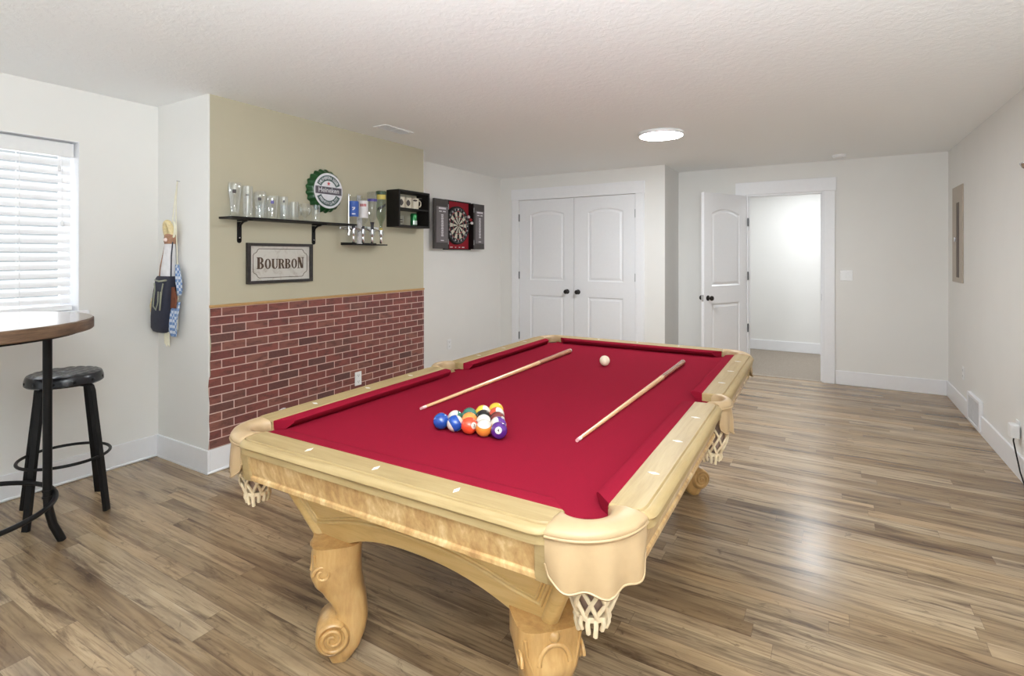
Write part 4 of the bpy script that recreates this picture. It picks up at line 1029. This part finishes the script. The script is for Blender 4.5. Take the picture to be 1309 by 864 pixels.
# ------------------------------------------------------------------ box shelf with mugs and can
BXD,BY0,BY1,BZ0,BZ1=.150,3.530,3.955,1.658,1.992
bs=thing('box_shelf','black two-tier open box shelf at the end of the tan wall','shelf',(XB,(BY0+BY1)/2,BZ0))
hw_=(BY1-BY0)/2; bh_=BZ1-BZ0; tk=.018
bm=BM(); box(bm,(0,-hw_,0),(BXD,-hw_+tk,bh_)); obj('side_panel',bm,M['blackwood'],bs,bevel=.0015)
bm=BM(); box(bm,(0,hw_-tk,0),(BXD,hw_,bh_)); obj('side_panel',bm,M['blackwood'],bs,bevel=.0015)
bm=BM(); box(bm,(0,-hw_+tk,bh_-tk),(BXD,hw_-tk,bh_)); obj('top_panel',bm,M['blackwood'],bs,bevel=.0015)
bm=BM(); box(bm,(0,-hw_+tk,0),(BXD,hw_-tk,tk)); obj('bottom_panel',bm,M['blackwood'],bs,bevel=.0015)
zs_=.158
bm=BM(); box(bm,(0,-hw_+tk,zs_),(BXD-.004,hw_-tk,zs_+.016)); obj('middle_shelf',bm,M['blackwood'],bs,bevel=.0015)
zu=BZ0+zs_+.0161; zl=BZ0+tk+.0001
for k,(yy,lab,hd) in enumerate(((3.620,'cream stoneware mug with dark emblem, leftmost in the box shelf',0),(3.712,'cream mug with dark diamond emblem, middle of the three in the box shelf',0),(3.808,'cream mug with a handle turned right, rightmost in the box shelf',1))):
    t=thing('stoneware_mug',lab,'mug',(XB+.088,yy,zu),(0,0,0),'mugs in the box shelf')
    bm=BM(); lathe(bm,vessel([(.034,0),(.038,.003),(.039,.05),(.040,.098)],.0045,.008),n=28,cap=False); obj('mug_body',bm,M['mugcream'],t,smooth=45)
    a=R(70) if hd else R(150)
    bm=BM(); tube(bm,[V(r*math.cos(a),r*math.sin(a),z) for r,z in ((.036,.080),(.056,.082),(.066,.066),(.066,.042),(.054,.026),(.036,.026))],.0055,8); obj('handle',bm,M['mugcream'],t,smooth=60)
    bm=BM(); a1=R(-38)
    if hd:
        loops(bm,[[V(.0403*math.cos(a1+w_*i/4),.0403*math.sin(a1+w_*i/4),z) for i in range(-4,5)] for z,w_ in ((.070,.12),(.076,.55),(.084,.5),(.088,.2))],cap=False,closed=False)
    else:
        loops(bm,[[V(.0403*math.cos(a1+w_*i/4),.0403*math.sin(a1+w_*i/4),z) for i in range(-4,5)] for z,w_ in ((.018,.05),(.034,.40),(.048,.52),(.062,.40),(.080,.05))],cap=False,closed=False)
    obj('emblem',bm,M['mugdark'],t)
t=tag(obj('glass_tray',(lambda b:(box(b,(-.055,-.155,0),(.050,.150,.006)),b)[1])(BM()),M['glass'],bevel=.002),'thin clear glass tray laid across the tops of the three mugs','tray'); t.location=(XB+.085,3.715,zu+.0995)
t=thing('beer_can','green and silver drink can in the lower tier of the box shelf','can',(XB+.085,3.800,zl))
bm=BM(); lathe(bm,[(.024,0),(.026,.002),(.032,.010),(.032,.104),(.026,.115),(.024,.117),(.023,.114),(.0005,.113)],n=28,cap=False); obj('can_body',bm,M['cangreen'],t,smooth=40)
bm=BM(); N_=16; loops(bm,[[V(.0325*math.cos(R(-60)+2.0*i/N_),.0325*math.sin(R(-60)+2.0*i/N_),z) for i in range(N_+1)] for z in (.012,.050)],cap=False,closed=False); obj('silver_band',bm,M['canlight'],t)
bm=BM(); prism(bm,arcpts(.006,0,.009,0,340,14),lambda s,u,n:V(s,u,.1135+n),0,.001); obj('ring_pull',bm,M['steel'],t)
t=thing('shot_glass','short clear glass with dark printed lines in the lower tier of the box shelf','glass',(XB+.085,3.622,zl))
bm=BM(); lathe(bm,vessel([(.026,0),(.028,.004),(.032,.085)],.003,.012),n=24,cap=False); obj('glass_body',bm,M['glass'],t,smooth=45)
bm=BM()
for z,w_ in ((.022,.5),(.044,.42)):
    loops(bm,[[V(.0302*math.cos(R(-38)+w_*i/4),.0302*math.sin(R(-38)+w_*i/4),zz) for i in range(-4,5)] for zz in (z,z+.008)],cap=False,closed=False)
obj('printed_mark',bm,M['mugdark'],t)
# ------------------------------------------------------------------ dartboard cabinet
DYC=5.105; DZC=1.757
dc=thing('dartboard_cabinet','open dartboard cabinet with red backing and charcoal scoreboard doors','dartboard cabinet',(XD,DYC,DZC))
CW,CHh,CDp=.243,.280,.085
bm=BM(); box(bm,(0,-CW,-CHh),(.012,CW,CHh)); obj('red_backing',bm,M['red'],dc)
bm=BM(); box(bm,(0,-CW-.012,-CHh-.0),(CDp,-CW,CHh)); box(bm,(0,CW,-CHh),(CDp,CW+.012,CHh)); box(bm,(0,-CW-.012,CHh),(.04,CW+.012,CHh+.010)); box(bm,(0,-CW-.012,-CHh-.010),(.04,CW+.012,-CHh)); obj('cabinet_frame',bm,M['blackwood'],dc,bevel=.002)
for sgn in (-1,1):
    a,b=(-CW-.012-.250,-CW-.014) if sgn<0 else (CW+.014,CW+.012+.232)
    bm=BM(); box(bm,(CDp-.030,a,-CHh),(CDp,b,CHh)); d_=obj('cabinet_door',bm,M['dartgrey'],dc,bevel=.002)
    bm=BM(); box(bm,(CDp-.001,a+.030,-CHh+.070),(CDp+.003,b-.012,CHh-.085)); sl=obj('scoreboard',bm,M['slate'],d_,bevel=.0008)
    bm=BM(); mid_=(a+b)/2+.010
    f=lambda y,z,w_,h_:box(bm,(CDp+.003,y-w_/2,z-h_/2),(CDp+.0036,y+w_/2,z+h_/2))
    f(mid_,CHh-.105,.13,.020) ; f(mid_-.035,CHh-.140,.05,.012); f(mid_+.035,CHh-.140,.05,.012)
    for i in range(13): f(mid_,CHh-.180-i*.0195,.034 if i%2 else .042,.013)
    f(mid_,-CHh+.092,.055,.010)
    obj('score_marks',bm,M['chalk'],sl)
    bm=BM()
    yy=-CW-.013 if sgn<0 else CW+.013
    for zz in (.20,-.20): cyl(bm,(CDp,yy,zz-.03),(CDp,yy,zz+.03),.005,n=8)
    obj('hinge',bm,M['steel'],d_)
bm=BM()
for y,w_ in ((-.17,.04),(-.105,.05),(-.02,.02),(.055,.03),(.13,.05)): box(bm,(.012,y-w_/2,-CHh+.016),(.0128,y+w_/2,-CHh+.026))
obj('backing_print',bm,M['chalk'],dc)
db=thing('dartboard','round black and cream dartboard inside the open cabinet','dartboard',(XD+.012,DYC-.020,DZC))
RB=.2255
bm=BM(); L=[[V(x_,r*math.cos(2*PI*i/64),r*math.sin(2*PI*i/64)) for i in range(64)] for r,x_ in ((RB-.006,0),(RB,.004),(RB,.034),(RB-.003,.038))]; loops(bm,L); obj('board_body',bm,M['sisalblack'],db,smooth=40)
Fd=lambda s,t,n:V(.038+n,s,t)
def sectors(ks,r0,r1,n0,n1):
    bm=BM()
    for k in ks:
        a0_=90-9+18*k; o=arcpts(0,0,r1,a0_,a0_+18,4); i=arcpts(0,0,r0,a0_,a0_+18,4)
        for q in range(4): prism(bm,[o[q],o[q+1],i[q+1],i[q]],Fd,n0,n1)
    return bm
obj('cream_segments',sectors(range(1,20,2),.016,.166,0,.0008),M['sisal'],db)
bm=sectors(range(0,20,2),.099,.107,0,.0012); join(bm,sectors(range(0,20,2),.162,.170,0,.0012)); obj('red_scoring_ring',bm,M['flightred'],db)
bm=sectors(range(1,20,2),.099,.107,.0008,.0014); join(bm,sectors(range(1,20,2),.162,.170,0,.0014)); obj('green_scoring_ring',bm,M['dartgreen'],db)
bm=BM(); prism(bm,arcpts(0,0,.016,0,345,20),Fd,0,.0012); obj('outer_bull',bm,M['dartgreen'],db)
bm=BM(); prism(bm,arcpts(0,0,.0065,0,345,16),Fd,.0012,.002); obj('bullseye',bm,M['flightred'],db)
bm=BM()
for r in (.016,.107,.170,.205): tube(bm,[Fd(r*math.cos(2*PI*i/64),r*math.sin(2*PI*i/64),.0012) for i in range(64)],.0011,5,closed=True)
obj('wire_rings',bm,M['steel'],db)
bm=BM()
for k,nm in enumerate('20 5 12 9 14 11 8 16 7 19 3 17 2 15 10 6 13 4 18 1'.split()):
    a=PI/2+k*PI/10; px,py=.188*math.cos(a),.188*math.sin(a); join(bm,text_bm(nm,.030,lambda s,t,n:Fd(px+s,py+t,n+.0005),.0012,bold=.0006))
obj('wire_numbers',bm,M['chalk'],db)
for k,(s,tt,fm,lab) in enumerate(((.075,.085,'flight','dart with white flights stuck highest in the dartboard'),(.105,.052,'flightred','dart with red flights stuck between two others in the dartboard'),(.118,.015,'flight','dart with white flights stuck lowest right in the dartboard'))):
    d=thing('dart',lab,'dart',(XD+.0505,DYC-.020+s,DZC+tt),(0,R(-8),R(6*k-6)),'darts in the dartboard')
    ax=lambda x:(x,0,0)
    bm=BM(); cyl(bm,(-.006,0,0),(.03,0,0),.001,n=6); obj('point',bm,M['steel'],d)
    bm=BM(); M4=Matrix.Rotation(PI/2,4,'Y'); lathe(bm,[(.0015,.026),(.0035,.032),(.0036,.070),(.002,.076),(.0018,.108)],n=10,M=M4); obj('barrel',bm,M['steel'],d)
    bm=BM()
    for q in range(4):
        a=q*PI/2+.4; c_,s_=math.cos(a),math.sin(a); prism(bm,[(.088,.001),(.098,.017),(.122,.017),(.127,.001)],lambda u,v,n:V(u,v*c_-n*s_,v*s_+n*c_),-.0004,.0004)
    obj('flights',bm,M[fm],d)
# ------------------------------------------------------------------ hanging costume ornament on alcove wall
hx=-3.79
hc=thing('hanging_ornament','hanging cloth ornament with white shirt, navy breeches and blue check scarf','wall decoration',(hx,YB,.80))
def P3(x,y,z): return (x-hx,-y,z-.80)
bm=BM(); cyl(bm,P3(-3.748,0,1.900),P3(-3.748,.022,1.902),.003,n=8); obj('nail',bm,M['steel'],hc)
bm=BM(); tube(bm,[P3(-3.770,.040,1.60),P3(-3.758,.03,1.75),P3(-3.748,.016,1.901),P3(-3.738,.03,1.75),P3(-3.735,.030,1.58),P3(-3.728,.028,1.40),P3(-3.722,.024,1.15),P3(-3.735,.022,.90)],.0035,6); obj('hanging_cord',bm,M['cord'],hc,smooth=60)
bm=BM(); ec=(-3.800,1.565)
tube(bm,[P3(ec[0]+.036*math.cos(2*PI*i/28),.045+.010*math.sin(2*PI*i/28),ec[1]+.058*math.sin(2*PI*i/28)) for i in range(28)],.018,10,closed=True); obj('straw_wreath',bm,M['straw'],hc,smooth=60)
bm=BM(); tube(bm,[P3(-3.755+.022*math.cos(2*PI*i/24),.040,1.575+.052*math.sin(2*PI*i/24)) for i in range(24)],.007,8,closed=True); obj('straw_loop',bm,M['cord'],hc,smooth=60)
def soft(name,rows,m,lab=None,n=20,parent=hc):
    L=[]
    for z,cx,hw,dp_,cy in rows:
        l=[]
        for k in range(n):
            a=2*PI*k/n; ca_,sa_=math.cos(a),math.sin(a)
            l.append(V(*P3(cx+hw*math.copysign(abs(ca_)**.7,ca_),cy+dp_*math.copysign(abs(sa_)**.7,sa_),z)))
        L.append(l)
    bm=BM(); loops(bm,L); return obj(name,bm,m,parent,smooth=60)
soft('brown_collar',[(1.545,-3.788,.034,.022,.040),(1.535,-3.790,.042,.028,.040),(1.500,-3.792,.046,.030,.040),(1.478,-3.792,.042,.026,.040)],M['brown'])
bm=BM(); sphere(bm,P3(-3.785,.070,1.505),.014,12,8); obj('rosette',bm,M['ferrule'],hc,smooth=180)
soft('white_shirt',[(1.482,-3.794,.040,.022,.040),(1.44,-3.796,.045,.026,.040),(1.36,-3.802,.054,.030,.042),(1.30,-3.808,.062,.034,.042),(1.25,-3.812,.064,.034,.042),(1.235,-3.813,.050,.02,.042)],M['shirt'])
br_=soft('navy_breeches',[(1.262,-3.822,.076,.040,.046),(1.245,-3.824,.086,.046,.048),(1.16,-3.842,.092,.048,.050),(1.08,-3.862,.094,.048,.050),(.98,-3.882,.094,.046,.048),(.91,-3.895,.090,.042,.046),(.885,-3.892,.076,.034,.044),(.876,-3.890,.05,.02,.042)],M['navy'])
for sgn in (-1,1):
    bm=BM(); c0=-3.815+sgn*.045
    tube(bm,[P3(c0+.010*sgn,.100,1.215),P3(c0-.002,.102,1.17),P3(c0-.016,.101,1.11),P3(c0-.024,.101,1.06),P3(c0-.012-.02*sgn,.100,1.035),P3(c0+.006-.03*sgn,.101,1.09),P3(c0+.010-.03*sgn,.101,1.16)],.0042,6); obj('embroidery',bm,M['embroid'],br_,smooth=60)
    bm=BM(); x0_=-3.794+sgn*.044; x1_=-3.818+sgn*.078
    tube(bm,[P3(x0_,.045,1.49),P3(x0_+sgn*.010,.058,1.40),P3((x0_+x1_)/2+sgn*.006,.060,1.33),P3(x1_,.062,1.20)],.0042,8); obj('suspender',bm,M['navy'] if sgn>0 else M['brown'],hc,smooth=60)
bm=BM(); tube(bm,[P3(-3.890,.085,1.235),P3(-3.82,.098,1.228),P3(-3.745,.088,1.236)],.006,8); obj('waist_cord',bm,M['embroid'],br_,smooth=60)
bm=BM(); tube(bm,[P3(-3.935,.075,1.11),P3(-3.952,.078,1.06),P3(-3.945,.078,1.02),P3(-3.930,.078,1.05)],.012,8); obj('tan_tassel',bm,M['straw'],hc,smooth=60)
def drape(name,rows,m):
    bm=BM(); L=[]
    for z,x0_,x1_,y_ in rows:
        n=8; fr_=[V(*P3(x0_+(x1_-x0_)*i/n,y_+.006*math.sin(i*1.7+z*20),z)) for i in range(n+1)]; bk=[V(*P3(x0_+(x1_-x0_)*i/n,y_+.006*math.sin(i*1.7+z*20)-.004,z)) for i in range(n,-1,-1)]
        L.append(fr_+bk)
    loops(bm,L); obj(name,bm,m,hc,smooth=60)
drape('check_scarf',[(1.34,-3.735,-3.705,.030),(1.29,-3.735,-3.675,.034),(1.22,-3.735,-3.655,.036),(1.17,-3.725,-3.665,.034),(1.135,-3.715,-3.690,.030)],M['check'])
drape('check_scarf',[(1.09,-3.755,-3.690,.034),(1.03,-3.775,-3.685,.040),(.96,-3.800,-3.700,.042),(.89,-3.815,-3.715,.040),(.855,-3.790,-3.735,.034)],M['check'])
drape('rust_sash',[(1.19,-3.745,-3.715,.055),(1.12,-3.755,-3.690,.056),(1.05,-3.755,-3.700,.052)],M['rust'])
bm=BM()
for k in range(6):
    x0_=-3.870+k*.011; tube(bm,[P3(x0_,.035,.885),P3(x0_-.004,.034,.84),P3(x0_-.002+.003*(k%2),.033,.80-.008*(k%3))],.0035,6)
obj('cream_fringe',bm,M['cord'],hc,smooth=60)
# ------------------------------------------------------------------ light
w=bpy.data.worlds.new('daylight'); SC.world=w; w.use_nodes=True
bg=w.node_tree.nodes['Background']; bg.inputs[0].default_value=(.89,.955,1.0,1); bg.inputs[1].default_value=LS['world']
def area(name,loc,rot,sx,sy,e,c=(1,1,1)):
    l=bpy.data.lights.new(name,'AREA'); l.shape='RECTANGLE'; l.size=sx; l.size_y=sy; l.energy=e; l.color=c
    o=bpy.data.objects.new(name,l); C.objects.link(o); o.location=loc; o.rotation_euler=rot; return o
area('window_daylight',(XL-.9,.5,1.75),(0,R(-90),0),1.6,2.4,LS['win'],(.92,.965,1))
area('rear_fill',(-1.2,-7.,1.5),(R(90),0,0),6.,3.,LS['rear'],(.89,.955,1))  # added fill lamp beyond the open rear, evens out the room
area('ceiling_fill',(.15,-.45,1.45),(R(180-12),0,R(12)),1.0,.8,LS['up'],(.88,.955,1))  # added unseen lamp behind the camera, aimed up to brighten the ceiling
# ------------------------------------------------------------------ camera
cd=bpy.data.cameras.new('camera'); cd.sensor_width=36; cd.lens=676.246/1309*36; cd.shift_x=0; cd.shift_y=-(432-326.282)/1309; cd.clip_start=.05
co_=bpy.data.objects.new('camera',cd); C.objects.link(co_); co_.location=(0,0,1.4018); co_.rotation_euler=(PI/2,0,R(30.6403)); SC.camera=co_
vs=SC.view_settings; vs.view_transform='Standard'; vs.look='None'; vs.exposure=0.10; vs.gamma=1; vs.use_curve_mapping=False
SC.cycles.max_bounces=10; SC.cycles.diffuse_bounces=6; SC.cycles.transparent_max_bounces=24
SC.cycles.sample_clamp_indirect=6; SC.cycles.caustics_reflective=False; SC.cycles.caustics_refractive=False
